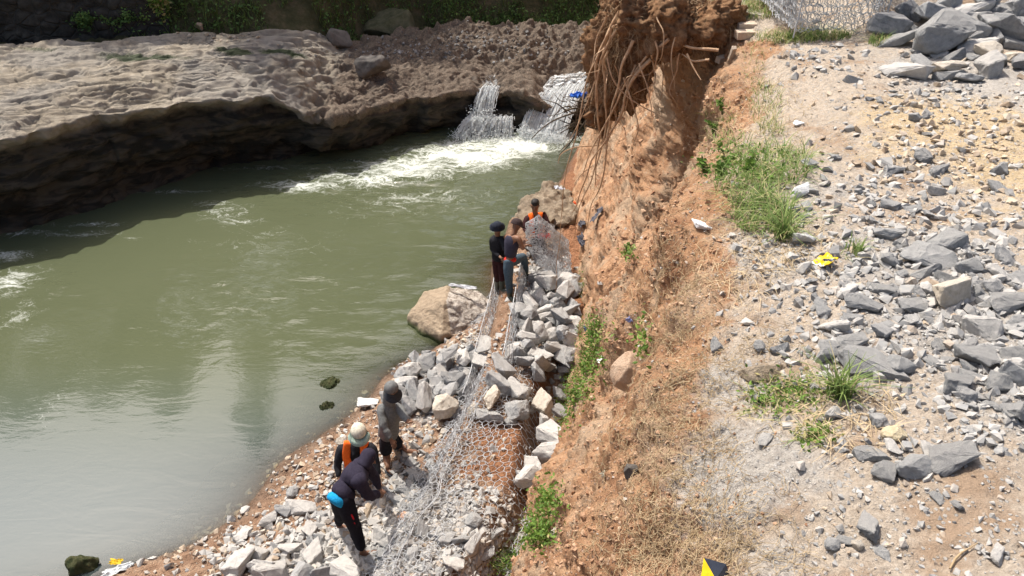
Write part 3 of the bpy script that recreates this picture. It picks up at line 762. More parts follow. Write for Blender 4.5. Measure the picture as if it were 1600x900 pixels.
g = s.new('ShaderNodeNewGeometry').outputs['True Normal']; sx = s.new('ShaderNodeSeparateXYZ', {0: g}).outputs
n2 = s.noise(3, 7, .7); n3 = s.noise(14, 6, .75)
brk = s.attr('broken')
ca = s.mix(s.ramp(n3, .3, .7), (0.27, 0.205, 0.14), (0.38, 0.30, 0.215)); cb = s.mix(s.ramp(n3, .35, .6), (0.20, 0.16, 0.13), (0.50, 0.45, 0.39))
c = s.mix(s.ramp(s.math('ADD', brk, s.math('MULTIPLY', s.math('SUBTRACT', n2, .5), .5)), .4, .6), ca, cb)
gr = s.attr('low'); c = s.mix(gr, c, (0.05, 0.065, 0.02))
M['split'] = s.fin(c, .9, s.bump(s.math('ADD', n3, n2), .9, .05), .2)

pts = [atY(690, 533, 11.25) - [0, 0, .25], atY(636, 500, 11.7) - [0, 0, .35], atY(637, 494, 11.9), atY(662, 456, 12.35), atY(700, 447, 12.45), atY(694, 470, 11.75), atY(745, 455, 12.5), atY(768, 468, 12.3), atY(768, 492, 11.9), atY(742, 522, 11.55), atY(690, 522, 11.2), atY(672, 455, 13.1) - [0, 0, .1], atY(745, 462, 13.2) - [0, 0, .4], (-1.4, 12.9, -.4), (-.5, 12.9, -.3)]
V, F = hull_mesh(np.array(pts), 5, .035, 3, 1, 0.02, 1.6)
brk = sm(-1.28, -1.10, V[:, 0] + (V[:, 2] - .5) * .25)
c1, c2 = cell(V * 5)
V = V + (V - V.mean(0)) * ((c2 - c1 - .3) * .13 * brk)[:, None]
me = npmesh('boulder', V, F, True, dict(broken=brk, low=sm(.16, .02, V[:, 2])), [M['split']])
tag(link('boulder', me), 'big split boulder at the water edge, smooth tan face and broken pale top', 'boulder')
pts = [atY(804, 340, 14.9) - [0, 0, .3], atY(822, 310, 15.3), atY(850, 288, 15.5), atY(878, 296, 15.6), atY(893, 303, 15.5), atY(901, 330, 14.6), atY(890, 350, 14.0), atY(850, 350, 13.9), atY(815, 345, 14.4), (.3, 16.3, -.4), (1.6, 16.8, -.2), atY(880, 300, 16.4) - [0, 0, .3]]
V, F = hull_mesh(np.array(pts), 5, .16, 6, 1, 0.02, 1.6)
tag(link('boulder', npmesh('boulder', V, F, True, None, [M['boulder_tan']])), 'rough tan boulder between the river and the clay cliff, behind the workers', 'boulder')
def blob_boulder(bvh, px, py, wpx, hpx, seed, mat, label, name='boulder', flat=.8, sink=.3, disp=.06, cat='boulder', group=None, rough_pts=16):
    p = p_on(bvh, px, py); _, _, dep = proj(p)
    w = wpx / FPX * dep * .5; h = hpx / FPX * dep * .5
    r = np.random.default_rng(seed)
    d = r.normal(size=(rough_pts, 3)); d /= np.linalg.norm(d, axis=1)[:, None]
    d = np.sign(d) * np.abs(d) ** .75
    V, F = hull_mesh(d * [w, w * flat, h * 1.05], 3, disp * w, seed, 3, .06 * w, 1.0 / w)
    V[:, 2] += h * (1 - sink)
    o = link(name, npmesh(name, V, F, True, None, [mat]), None, p); tag(o, label, cat, group); return o
blob_boulder(SHELF, 533, 74, 44, 36, 5, M['boulder_dark'], 'rounded dark grey-brown boulder sitting alone on top of the far rock shelf', flat=.9, sink=.1)
blob_boulder(SHELF, 585, 122, 62, 40, 8, M['boulder_dark'], 'squarish dark boulder on the far rock shelf, nearer the river of the two', flat=.6, sink=.15, rough_pts=12)
blob_boulder(HILL, 612, 62, 92, 50, 11, mat_stone('mossy_rock', (0.07, 0.07, 0.035), (0.13, 0.12, 0.07), (0.2, 0.17, 0.11), 1.5, .7), 'large mossy flat-topped rock in the shade across the channel', flat=.9, sink=.1)
blob_boulder(SHELF, 712-400, 46, 16, 12, 14, M['boulder_pink'], 'small reddish rock among leaf litter at the back of the far shelf', 'rock', cat='rock')
pk = blob_boulder(BANK, 985, 598, 66, 62, 21, M['boulder_pink'], 'smooth pinkish boulder stuck out of the clay cliff face', flat=.8, sink=.42, disp=.04, rough_pts=26); pk.location = (pk.location.x - .03, pk.location.y, pk.location.z + .02); pk.rotation_euler = (.1, .5, 0)
blob_boulder(BANK, 985, 742, 24, 28, 22, M['boulder_dark'], 'small grey-brown cobble bedded in the clay cliff face', 'cobble', sink=.5, cat='stone')
blob_boulder(BANK, 1193, 588, 84, 26, 23, M['boulder_tan'], 'long tan rock half buried at the lip of the cliff', 'rock', flat=.5, sink=.55, cat='rock')
for (px, py, w, h, l) in [(516, 600, 40, 18, 'algae-covered rock just breaking the water, farther from the bank'), (511, 636, 30, 26, 'round rock with green algae in the shallows behind the grey hooded worker')]:
    q = at(px, py, -0.02); d_ = q; r_ = np.random.default_rng(px)
    dd = r_.normal(size=(14, 3)); dd /= np.linalg.norm(dd, axis=1)[:, None]
    ww = w / FPX * 11.2 * .5; V, F = hull_mesh(dd * [ww, ww * .8, ww * .6], 3, .1 * ww, px, 2, .02, 1 / ww); V[:, 2] = V[:, 2] * .55 + .03 * fbm(V * 30, 3)
    tag(link('rock', npmesh('rock', V, F, True, None, [M['algae']]), None, (q[0], q[1], 0.0)), l, 'rock')
q = at(128, 886, 0.0); r_ = np.random.default_rng(77); dd = r_.normal(size=(16, 3)); dd /= np.linalg.norm(dd, axis=1)[:, None]
V, F = hull_mesh(dd * [.24, .17, .15], 3, .03, 9, 2, .02, 4); tag(link('rock', npmesh('rock', V, F, True, None, [M['algae']]), None, (q[0], q[1], .04)), 'black mossy rock in the water at the lower left shoreline', 'rock')

# ------------------------------------------------------------------ waterfalls
def rods(A, B, r, sides=4):
    t = B - A; L = np.linalg.norm(t, axis=1)[:, None] + 1e-9; t = t / L
    ref = np.where(np.abs(t[:, 2:]) < .9, [[0, 0, 1.]], [[1., 0, 0]])
    u = np.cross(t, ref); u /= np.linalg.norm(u, axis=1)[:, None]; v = np.cross(t, u)
    an = np.arange(sides) / sides * 6.2832
    off = (np.cos(an)[None, :, None] * u[:, None] + np.sin(an)[None, :, None] * v[:, None]) * np.broadcast_to(r, len(A))[:, None, None]
    V = np.concatenate([(A - t * .002)[:, None] + off, (B + t * .002)[:, None] + off], 1).reshape(-1, 3)
    i = np.arange(len(A))[:, None] * (2 * sides)
    F = np.concatenate([i + [k, (k + 1) % sides, sides + (k + 1) % sides, sides + k] for k in range(sides)], 0)
    return V, F

s = NT('falling_water')
st = s.noise(1.0, 6, .75, s.map(s.co(), (14, 14, 1.6))); fine = s.noise(1.0, 3, .7, s.map(s.co(), (38, 38, 5)))
a_ = s.ramp(s.math('ADD', s.math('ADD', s.math('MULTIPLY', st, 1.0), s.math('MULTIPLY', fine, .35)), s.attr('dens')), 1.08, 1.35)
df = s.new('ShaderNodeBsdfDiffuse', {'Color': (0.78, 0.80, 0.80, 1)}); tl = s.new('ShaderNodeBsdfTranslucent', {'Color': (0.75, 0.78, 0.78, 1)})
tp = s.new('ShaderNodeBsdfTransparent'); m1 = s.new('ShaderNodeMixShader', {0: .35, 1: df.outputs[0], 2: tl.outputs[0]})
m2 = s.new('ShaderNodeMixShader', {0: a_, 1: tp.outputs[0], 2: m1.outputs[0]}); s.lk(m2.outputs[0], s.out.inputs['Surface'])
M['fall'] = s.m
def fall_sheet(topL, topR, botL, botR, n=60, m=40, bulge=.15, dens=.45, seed=0, layers=2):
    Vs = []; Fs = []; D = []; off = 0
    topL, topR, botL, botR = map(np.array, (topL, topR, botL, botR))
    for l in range(layers):
        u = np.linspace(0, 1, n)[None, :, None]; t = np.linspace(0, 1, m)[:, None, None]
        top = topL + (topR - topL) * u; bot = botL + (botR - botL) * u
        hor = top + (bot - top) * t ** .8
        z = top[..., 2:] + (bot[..., 2:] - top[..., 2:]) * t ** 1.7
        P = np.concatenate([hor[..., :2], z], -1)
        nn = fbm(V3(u[..., 0] * 9 + seed, t[..., 0] * 1.5, l * 3.3 + 0 * u[..., 0]), 3)
        n2_ = fbm(V3(u[..., 0] * 7 + seed, t[..., 0] * 5, l * 2.1 + 0 * u[..., 0]), 4, .6); P[..., 1] -= n2_ * .20 + .06 * l; P[..., 2] += n2_ * .06 * (t[..., 0] * (1 - t[..., 0]) * 4); P[..., 0] += nn * .06 + pn(V3(u[..., 0] * 3 + seed, t[..., 0] * 3, l + 0 * u[..., 0])) * .12 * t[..., 0]
        Vs.append(P.reshape(-1, 3)); Fs.append(grid_faces(m, n) + off); off += n * m
        D.append((dens + .12 * t[..., 0] + .22 * pn(V3(u[..., 0] * 6 + seed, t[..., 0] * 1.2, l * 4. + 0 * u[..., 0])) - .1 * np.abs(u[..., 0] * 2 - 1) ** 3 + 0 * u[..., 0] - .06 * l).ravel())
    return np.concatenate(Vs), np.concatenate(Fs), np.concatenate(D)
def fall_strands(topL, topR, botL, botR, dens, seed, ns):
    rr = np.random.default_rng(seed); topL, topR, botL, botR = map(np.array, (topL, topR, botL, botR)); k = 9
    u = rr.random(ns)[:, None]; u2 = np.clip(u + rr.normal(size=(ns, 1)) * .05, 0, 1); t0 = rr.random(ns)[:, None] ** 2 * .5; t1 = np.minimum(t0 + rr.uniform(.25, .9, ns)[:, None], 1.0)
    off = rr.normal(size=(ns, 3)) * [.03, .05, .02]; Vs = []; Fs = []; pv = None; n_ = 0
    for q in range(k):
        t = t0 + (t1 - t0) * q / (k - 1); a = topL + (topR - topL) * u; b = botL + (botR - botL) * u2; P = a + (b - a) * t ** .8; P[:, 2] = (a[:, 2:] + (b[:, 2:] - a[:, 2:]) * t ** 1.7)[:, 0]; P = P + off + [0, -.09, 0] + rr.normal(size=(ns, 3)) * .008
        if pv is not None:
            v, f = rods(pv, P, (rr.uniform(.004, .016, ns)) * (1 - abs(q / k - .5))); Vs.append(v); Fs.append(f + n_); n_ += len(v)
        pv = P
    # drops and froth
    m = ns * 3; c = botL + (botR - botL) * rr.random(m)[:, None] + rr.normal(size=(m, 3)) * [.10, .16, .0] + np.stack([0 * rr.random(m), -abs(rr.normal(size=m)) * .12, rr.random(m) ** 2 * .28], 1)
    v, f = rods(c, c + rr.normal(size=(m, 3)) * .018, rr.uniform(.004, .013, m)); Vs.append(v); Fs.append(f + n_)
    V = np.concatenate(Vs); return V, np.concatenate(Fs), np.full(len(V), 3.0)
def fall(parts, label):
    V = []; F = []; D = []; o_ = 0
    for p in parts:
        ns = p.pop('ns', 0)
        if ns:
            v, f, d = fall_strands(p['topL'], p['topR'], p['botL'], p['botR'], p['dens'], p['seed'], ns); V.append(v); F.append(f + o_); D.append(d); o_ += len(v)
        v, f, d = fall_sheet(**p); V.append(v); F.append(f + o_); D.append(d); o_ += len(v)
    o = link('waterfall', npmesh('waterfall', np.concatenate(V), np.concatenate(F), True, dict(dens=np.concatenate(D)), [M['fall']])); tag(o, kind='structure')
fall([dict(topL=(-.85, 22.25, 1.22), topR=(-.35, 22.3, 1.18), botL=(-1.15, 21.6, .50), botR=(-.62, 21.6, .50), dens=.36, seed=1, ns=170),
      dict(topL=(-1.2, 21.62, .52), topR=(.02, 21.62, .50), botL=(-1.72, 21.15, .0), botR=(.02, 21.3, .0), n=100, dens=.32, seed=2, ns=380),
      dict(topL=(-.8, 22.9, 1.3), topR=(-.45, 22.9, 1.28), botL=(-.85, 22.2, 1.22), botR=(-.35, 22.25, 1.18), dens=.4, seed=5, layers=1)], '')
fall([dict(topL=(.95, 22.5, .98), topR=(2.3, 23.2, 1.02), botL=(.22, 21.35, -.02), botR=(1.5, 20.9, -.02), n=140, m=70, dens=.50, seed=3, layers=4, ns=700),
      dict(topL=(1.15, 23.3, 1.1), topR=(2.6, 23.9, 1.12), botL=(.95, 22.5, .98), botR=(2.3, 23.2, 1.02), n=80, dens=.6, seed=4, layers=1)], '')
# the dark ledge the first fall breaks on
V, F = hull_mesh(np.array([(-1.5, 21.75, .42), (.1, 21.68, .5), (.75, 21.72, .46), (.75, 21.7, -.4), (-1.55, 21.6, -.4), (-1.5, 22.9, .6), (.8, 22.9, .6), (.8, 22.9, -.4), (-1.5, 22.9, -.4)]), 4, .06, 5, 1, .03, 2)
tag(link('rock_ledge', npmesh('rock_ledge', V, F, True, dict(rough=np.ones(len(V)) * .9, face=np.ones(len(V)) * .9, moss=np.zeros(len(V))), [M['shelf']])), kind='structure')
# ------------------------------------------------------------------ stones
M['st_grey'] = mat_stone('grey_stone', (0.29, 0.298, 0.305), (0.42, 0.425, 0.425), (0.5, 0.49, 0.47), 3, .7, .48)
M['st_pale'] = mat_stone('pale_stone', (0.36, 0.35, 0.335), (0.50, 0.48, 0.45), (0.58, 0.55, 0.5), 3, .5, .4)
M['st_tan'] = mat_stone('tan_stone', (0.40, 0.345, 0.27), (0.52, 0.46, 0.38), (0.56, 0.5, 0.42), 3, .5, .4)
M['st_dark'] = mat_stone('dark_stone', (0.16, 0.168, 0.178), (0.25, 0.255, 0.26), (0.32, 0.315, 0.3), 3, .5, .5)
M['st_white'] = mat_stone('white_stone', (0.55, 0.54, 0.52), (0.68, 0.67, 0.65), (0.7, 0.69, 0.66), 3, .4)
M['st_yellow'] = mat_stone('yellow_stone', (0.50, 0.40, 0.25), (0.62, 0.54, 0.38), (0.68, 0.62, 0.5), 3, .5)
STMESH = {}
def stone_variant(kind, k):
    r = np.random.default_rng(100 + k * 13 + {'block': 1, 'slab': 2, 'round': 3}[kind] * 1000)
    n = {'block': 13, 'slab': 14, 'round': 30}[kind]
    p = r.uniform(-1, 1, (n, 3))
    if kind == 'round': p = r.normal(size=(n, 3)); p /= np.linalg.norm(p, axis=1)[:, None]
    else:
        m = np.abs(p).max(1); p = p / m[:, None] * r.uniform(.78, 1, n)[:, None]      # on the faces of a box, so flats stay
        p = p @ np.array([[1, .25 * r.normal(), 0], [0, 1, .25 * r.normal()], [0, 0, 1]])
    sc = {'block': [1, .78, .66], 'slab': [1, .60, .30], 'round': [1, .8, .62]}[kind]
    V, F = hull_mesh(p * sc * .5, 2 if kind != 'round' else 2, .035 if kind != 'round' else .03, k, 0 if kind != 'round' else 2, .035, 3.0)
    V = V - [0, 0, 0]; V /= (V[:, 0].max() - V[:, 0].min())
    return V, F
SV = {}
for kd in ('block', 'slab', 'round'):
    for k in range(9): SV[kd, k] = stone_variant(kd, k)
def stone_me(kd, k, mat):
    key = (kd, k, mat)
    if key not in STMESH:
        me = npmesh('stone', *SV[kd, k], False, None, [M[mat]]); STMESH[key] = me
    return STMESH[key]
STONES = []
sr = np.random.default_rng(2024)
def put_stone(p, size, kd='block', mat='st_grey', cluster='', nrm=None, sink=.25, tilt=.3, rz=None, label=None, k=None, lift=0.0, rot=None):
    k = int(sr.integers(9)) if k is None else k
    o = link('stone', stone_me(kd, k, mat))
    h = SV[kd, k][0]; hh = (h[:, 2].max() - h[:, 2].min()) * size
    o.scale = (size, size, size * float(sr.uniform(.85, 1.15)))
    e = Euler((float(sr.normal() * tilt), float(sr.normal() * tilt), float(sr.uniform(0, 6.28)) if rz is None else rz)) if rot is None else Euler(rot)
    o.rotation_euler = e
    n = np.array([0, 0, 1.]) if nrm is None else np.array(nrm)
    q = np.array(p) + n * (hh * (.5 - sink) + lift); o.location = q.tolist()
    STONES.append(dict(o=o, p=q, s=size, c=cluster, kd=kd, mat=mat, label=label)); return o
def wsize(p, px): return px / FPX * proj(p)[2]
def pstone(bvh, px, py, wpx, kd='block', mat='st_grey', cluster='', **kw):
    h = shoot(bvh, px, py + wpx * .18)
    if h[0] is None: return None
    p = np.array(h[0])
    if wpx > 44: kw.setdefault('rz', float(sr.normal() * .35))
    kw.setdefault('nrm', (np.array(h[1]) * .5 + [0, 0, .7]))
    return put_stone(p, wsize(p, wpx), kd, mat, cluster, **kw)
# -- heap at the top right
C1 = 'heap at the upper right'
heap = [(1450, 57, 92, 'block', 'st_grey'), (1492, 45, 66, 'block', 'st_grey'), (1445, 20, 52, 'block', 'st_grey'), (1517, 12, 76, 'slab', 'st_pale'), (1527, 36, 46, 'block', 'st_pale'), (1493, 25, 40, 'round', 'st_pale'), (1563, 36, 88, 'slab', 'st_grey'), (1577, 56, 60, 'block', 'st_grey'), (1385, 40, 60, 'block', 'st_dark'), (1400, 58, 60, 'slab', 'st_grey'), (1412, 16, 34, 'block', 'st_dark'), (1557, 14, 42, 'block', 'st_grey'), (1592, 8, 48, 'block', 'st_grey'), (1528, 70, 66, 'slab', 'st_pale'), (1515, 84, 36, 'slab', 'st_grey'), (1540, 84, 42, 'block', 'st_tan'), (1592, 66, 52, 'slab', 'st_grey'), (1550, 106, 46, 'block', 'st_pale'), (1512, 119, 42, 'slab', 'st_grey'), (1477, 114, 46, 'slab', 'st_grey'), (1475, 104, 52, 'slab', 'st_tan'), (1484, 94, 30, 'block', 'st_dark'), (1440, 95, 42, 'slab', 'st_grey'), (1418, 107, 70, 'slab', 'st_pale'), (1585, 84, 50, 'slab', 'st_tan'), (1560, 95, 34, 'block', 'st_grey'), (1425, 38, 36, 'block', 'st_grey'), (1475, 10, 44, 'block', 'st_grey'), (1596, 100, 34, 'block', 'st_dark'), (1506, 58, 30, 'block', 'st_grey'), (1548, 56, 34, 'block', 'st_grey'), (1432, 78, 30, 'slab', 'st_dark'), (1467, 84, 30, 'slab', 'st_grey'), (1540, 2, 40, 'block', 'st_grey'), (1580, 24, 40, 'block', 'st_grey'), (1500, 100, 26, 'slab', 'st_pale'), (1457, 108, 26, 'slab', 'st_grey')]
for (x, y, w, kd, mt) in heap: pstone(BANK, x, y, w * 1.02, kd, mt, C1, sink=.2, tilt=.28)
# filling stones lower in the same heap
for k in range(14):
    x = 1400 + sr.random() * 200; y = 2 + sr.random() * 85
    pstone(BANK, x, y, 34 + sr.random() * 14, 'block', ['st_grey', 'st_grey', 'st_dark'][k % 3], C1, sink=.55, tilt=.6)
# -- single stones that stand out on the dusty top
C2 = 'rubble on the dusty bank top'
tops = [(1490, 456, 64, 'block', 'st_tan', 'big pale tan block lying among the grey rubble at the right'), (1455, 388, 92, 'slab', 'st_grey', 'wide grey slab behind the pale tan block'), (1480, 372, 60, 'block', 'st_grey', None), (1295, 500, 50, 'block', 'st_pale', 'pale grey angular block left of the long slab'),
        (1362, 553, 112, 'slab', 'st_grey', 'long dark grey slab, the largest of the rubble on the bank top'), (1300, 535, 46, 'slab', 'st_grey', None), (1330, 530, 60, 'slab', 'st_grey', None), (1288, 552, 36, 'block', 'st_grey', None), (1405, 568, 44, 'block', 'st_grey', None), (1395, 674, 42, 'round', 'st_yellow', 'rounded cream-yellow stone on top of a small pile of grey stones'),
        (1358, 700, 56, 'slab', 'st_grey', None), (1424, 720, 58, 'block', 'st_grey', 'grey upright slab leaning below the cream-yellow stone'), (1490, 704, 84, 'slab', 'st_grey', 'long flat grey slab right of the cream-yellow stone'), (1385, 735, 40, 'block', 'st_grey', None), (1450, 700, 36, 'slab', 'st_pale', None), (1395, 695, 34, 'slab', 'st_pale', None), (1370, 655, 34, 'block', 'st_dark', 'dark triangular stone beside the green grass tuft'), (1304, 645, 28, 'block', 'st_pale', None),
        (1528, 556, 62, 'block', 'st_grey', None), (1500, 600, 46, 'block', 'st_grey', None), (1510, 612, 34, 'block', 'st_dark', None), (1590, 640, 38, 'block', 'st_grey', None), (1576, 466, 70, 'slab', 'st_grey', None), (1540, 505, 60, 'block', 'st_pale', None), (1385, 362, 50, 'slab', 'st_grey', 'grey wedge-shaped stone on open dust behind the wide slab'), (1247, 300, 27, 'block', 'st_white', 'white chalky lump at the edge of the green grass patch'), (1096, 348, 34, 'slab', 'st_white', 'white flat stone on the cliff lip below the grass'),
        (1197, 681, 34, 'slab', 'st_pale', 'thin flat pale stone alone on the grey dust'), (1123, 540, 28, 'block', 'st_grey', 'upright blue-grey stone at the top of the cliff slope'), (1186, 539, 23, 'round', 'st_grey', 'small round grey pebble on brown earth'), (1218, 540, 32, 'block', 'st_grey', None), (1440, 243, 34, 'round', 'st_dark', 'dark rounded stone on the yellowish grit'), (1400, 262, 38, 'slab', 'st_dark', None), (1470, 262, 40, 'slab', 'st_grey', None), (1565, 265, 30, 'block', 'st_dark', None),
        (1305, 240, 22, 'block', 'st_grey', None), (1247, 190, 18, 'slab', 'st_white', None), (1360, 818, 38, 'block', 'st_dark', 'dark wedge-shaped stone low on the bank top'), (1376, 856, 34, 'slab', 'st_grey', None), (1320, 840, 30, 'slab', 'st_grey', None), (1300, 848, 26, 'round', 'st_grey', None), (1340, 850, 20, 'round', 'st_tan', None), (1560, 860, 36, 'slab', 'st_pale', None), (1582, 640, 36, 'block', 'st_grey', None), (1560, 700, 24, 'slab', 'st_pale', None), (1465, 775, 26, 'slab', 'st_grey', None), (1495, 785, 24, 'slab', 'st_grey', None), (1258, 372, 34, 'block', 'st_white', 'dusty white block at the near end of the grass patch'), (1232, 350, 26, 'slab', 'st_pale', None),
        (1590, 550, 50, 'slab', 'st_grey', None), (1550, 545, 48, 'slab', 'st_grey', None), (1520, 585, 46, 'slab', 'st_grey', None), (1560, 600, 40, 'block', 'st_grey', None), (1590, 590, 44, 'block', 'st_grey', None), (1420, 470, 50, 'slab', 'st_grey', None), (1350, 470, 56, 'slab', 'st_grey', None), (1375, 445, 44, 'slab', 'st_grey', None), (1320, 450, 40, 'slab', 'st_pale', None), (1440, 420, 50, 'slab', 'st_grey', None), (1595, 430, 50, 'slab', 'st_grey', None), (1560, 420, 44, 'slab', 'st_pale', None), (1510, 412, 40, 'block', 'st_grey', None), (1590, 500, 40, 'slab', 'st_grey', None), (1470, 535, 36, 'slab', 'st_grey', None), (1580, 400, 40, 'block', 'st_dark', None)]
for t in tops: pstone(BANK, *t[:3], t[3], t[4], C2, label=t[5], sink=.3, tilt=.18)
def scatter(bvh, cx, cy, rx, ry, n, smin, smax, cluster, mats, kinds=('block', 'slab'), sink=.25, tilt=.3, cond=None, minf=.62, seed=0, lift=0.0, pw=1.0):
    r = np.random.default_rng(seed); got = 0; tries = 0
    ex = [(s_['p'], s_['s']) for s_ in STONES]
    while got < n and tries < n * 25:
        tries += 1
        x = cx + (r.random() * 2 - 1) * rx; y = cy + (r.random() * 2 - 1) * ry
        if ((x - cx) / rx) ** 2 + ((y - cy) / ry) ** 2 > 1 or (cond and not cond(x, y)): continue
        h = shoot(bvh, x, y)
        if h[0] is None: continue
        p = np.array(h[0]); sz = wsize(p, smin + (smax - smin) * r.random() ** pw)
        if any(np.linalg.norm((q - p)[:2]) < (s2 + sz) * .5 * minf for q, s2 in ex): continue
        k = kinds[int(r.integers(len(kinds)))]; mt = mats[int(r.integers(len(mats)))]
        put_stone(p, sz, k, mt, cluster, nrm=(np.array(h[1]) * .5 + [0, 0, .7]), sink=sink, tilt=tilt, lift=lift); ex.append((STONES[-1]['p'], sz)); got += 1
G3 = ('st_grey', 'st_grey', 'st_grey', 'st_pale', 'st_dark')
scatter(BANK, 1480, 470, 150, 130, 30, 20, 38, C2, G3, ('slab', 'slab', 'block'), .3, .2, None, .5, 31, pw=1.6)
scatter(BANK, 1330, 470, 90, 90, 13, 16, 34, C2, G3, ('slab', 'slab', 'block'), .3, .2, None, .5, 32, pw=1.6)
scatter(BANK, 1440, 320, 130, 60, 12, 14, 28, C2, G3 + ('st_tan',), ('slab', 'block'), .3, .2, None, .5, 33, pw=1.6)
scatter(BANK, 1420, 140, 120, 50, 8, 13, 24, C2, G3 + ('st_tan',), ('slab', 'block'), .3, .2, None, .5, 34, pw=1.6)
scatter(BANK, 1540, 590, 80, 60, 10, 22, 36, C2, G3, ('slab', 'block'), .3, .2, None, .5, 35)
# -- lower level
C3 = 'heap of building stone by the river'
low = [(670, 572, 34, 'block', 'st_grey'), (717, 597, 40, 'block', 'st_grey'), (664, 631, 40, 'block', 'st_pale'), (696, 645, 42, 'round', 'st_tan'), (707, 616, 34, 'block', 'st_grey'), (642, 603, 32, 'block', 'st_pale'), (724, 566, 32, 'block', 'st_pale'), (628, 625, 28, 'block', 'st_grey'), (650, 585, 28, 'block', 'st_pale'), (690, 590, 30, 'block', 'st_pale'), (728, 620, 28, 'block', 'st_grey')]
for t in low: pstone(SHORE, *t, C3, sink=.05, tilt=.4, lift=.03)
def inpoly(poly):
    def f(x, y):
        c = False; j = len(poly) - 1
        for i in range(len(poly)):
            xi, yi = poly[i]; xj, yj = poly[j]
            if (yi > y) != (yj > y) and x < (xj - xi) * (y - yi) / (yj - yi) + xi: c = not c
            j = i
        return c
    return f
scatter(SHORE, 670, 600, 90, 60, 32, 24, 36, C3, ('st_grey', 'st_grey', 'st_pale', 'st_dark'), ('block',), .2, .5, inpoly([(655, 560), (745, 548), (742, 620), (700, 655), (625, 650), (605, 615), (640, 575)]), .5, 41)
scatter(SHORE, 680, 600, 70, 40, 10, 26, 36, C3, ('st_grey', 'st_pale'), ('block',), .0, .5, inpoly([(665, 570), (735, 560), (730, 610), (690, 635), (650, 615)]), .5, 45, lift=.16)
C4 = 'stones filling the open gabion basket'
scatter(SHORE, 850, 520, 70, 110, 50, 22, 38, C4, ('st_grey', 'st_pale', 'st_grey', 'st_pale', 'st_dark'), ('block',), .1, .5, inpoly([(812, 470), (850, 440), (898, 440), (902, 585), (880, 600), (800, 590), (795, 560)]), .48, 42, lift=.06)
scatter(SHORE, 850, 520, 60, 90, 20, 26, 38, C4, ('st_grey', 'st_pale', 'st_pale', 'st_dark'), ('block',), .0, .5, inpoly([(822, 480), (860, 455), (893, 460), (893, 575), (830, 575)]), .5, 46, lift=.2)
C5 = 'stones laid along the gabion terrace'
for t in [(768, 630, 44, 'slab', 'st_tan', 'pale tan flat stone laid on a grey one on the red earth terrace', .12), (763, 643, 48, 'slab', 'st_grey', 'flat grey stone under the pale tan one on the terrace', 0), (805, 620, 38, 'block', 'st_pale', None, .1), (805, 645, 42, 'block', 'st_grey', None, 0), (787, 582, 44, 'block', 'st_grey', None, .1), (782, 608, 38, 'block', 'st_grey', None, .05), (840, 570, 30, 'block', 'st_pale', None, .1), (798, 660, 20, 'round', 'st_grey', None, 0),
          (857, 652, 38, 'block', 'st_tan', 'cream stone wedged between terrace and cliff foot', .25), (836, 671, 28, 'block', 'st_pale', None, .2), (862, 688, 56, 'block', 'st_pale', 'large pale stone at the cliff foot under the creeper', .2), (812, 748, 46, 'block', 'st_pale', None, .15), (833, 738, 38, 'block', 'st_pale', None, .15), (852, 718, 40, 'block', 'st_pale', None, .15), (840, 765, 56, 'block', 'st_grey', 'steep dark grey stone leaning into the gap at the cliff foot', .1), (763, 540, 34, 'slab', 'st_pale', None, .05), (754, 572, 34, 'block', 'st_pale', None, .05), (575, 628, 34, 'slab', 'st_white', 'flat pale stone alone at the water edge left of the grey hooded worker', .03),
          (742, 640, 26, 'round', 'st_tan', None, 0), (820, 555, 32, 'block', 'st_dark', None, .1), (874, 660, 30, 'block', 'st_grey', None, .2), (880, 620, 26, 'block', 'st_grey', None, .1)]:
    pstone(SHORE, *t[:5], C5, label=t[5], lift=t[6], sink=.2, tilt=.2)
C6 = 'loose stones on the muddy shore'
for t in [(382, 829, 34, 'slab', 'st_pale', 'flat pale stone at the water edge lower left'), (470, 786, 48, 'slab', 'st_pale', 'long white-grey stone on the mud left of the bending worker'), (458, 768, 22, 'round', 'st_grey', None), (445, 800, 26, 'block', 'st_grey', None), (634, 806, 28, 'block', 'st_brick', 'reddish brick-like stone on the near edge of the wire mesh'), (545, 723, 20, 'round', 'st_pale', None), (535, 690, 20, 'round', 'st_tan', None), (695, 670, 18, 'slab', 'st_tan', None), (380, 880, 50, 'block', 'st_pale', None), (430, 885, 56, 'block', 'st_pale', None), (408, 862, 34, 'block', 'st_pale', None), (470, 892, 48, 'block', 'st_grey', None), (505, 898, 44, 'block', 'st_dark', None), (455, 858, 36, 'block', 'st_pale', None), (420, 812, 26, 'block', 'st_pale', None), (480, 830, 30, 'block', 'st_pale', None), (500, 800, 26, 'slab', 'st_grey', None), (540, 884, 54, 'block', 'st_pale', None), (660, 745, 26, 'block', 'st_dark', None), (645, 740, 22, 'block', 'st_dark', None), (710, 880, 36, 'block', 'st_pale', None), (735, 850, 32, 'block', 'st_pale', None), (700, 845, 28, 'block', 'st_grey', None)]:  # dark blocks near the hooded worker put his cast shadow into stone colour
    if t[4] == 'st_brick': M['st_brick'] = mat_stone('reddish_stone', (0.36, 0.2, 0.13), (0.46, 0.29, 0.2), (0.5, 0.38, 0.3), 3, .4)
    pstone(SHORE, *t[:5], C6, label=t[5], sink=.25, tilt=.2)
scatter(SHORE, 520, 870, 130, 40, 18, 20, 40, C6, ('st_pale', 'st_grey', 'st_pale'), ('block', 'slab'), .2, .3, None, .5, 51)
scatter(SHORE, 620, 790, 60, 50, 8, 14, 24, C6, ('st_grey', 'st_dark', 'st_tan'), ('block', 'round'), .2, .3, None, .5, 52)
scatter(SHORE, 700, 850, 90, 45, 16, 18, 32, 'stones under the near wire mesh', ('st_pale', 'st_grey'), ('block', 'slab'), .2, .3, None, .5, 53)

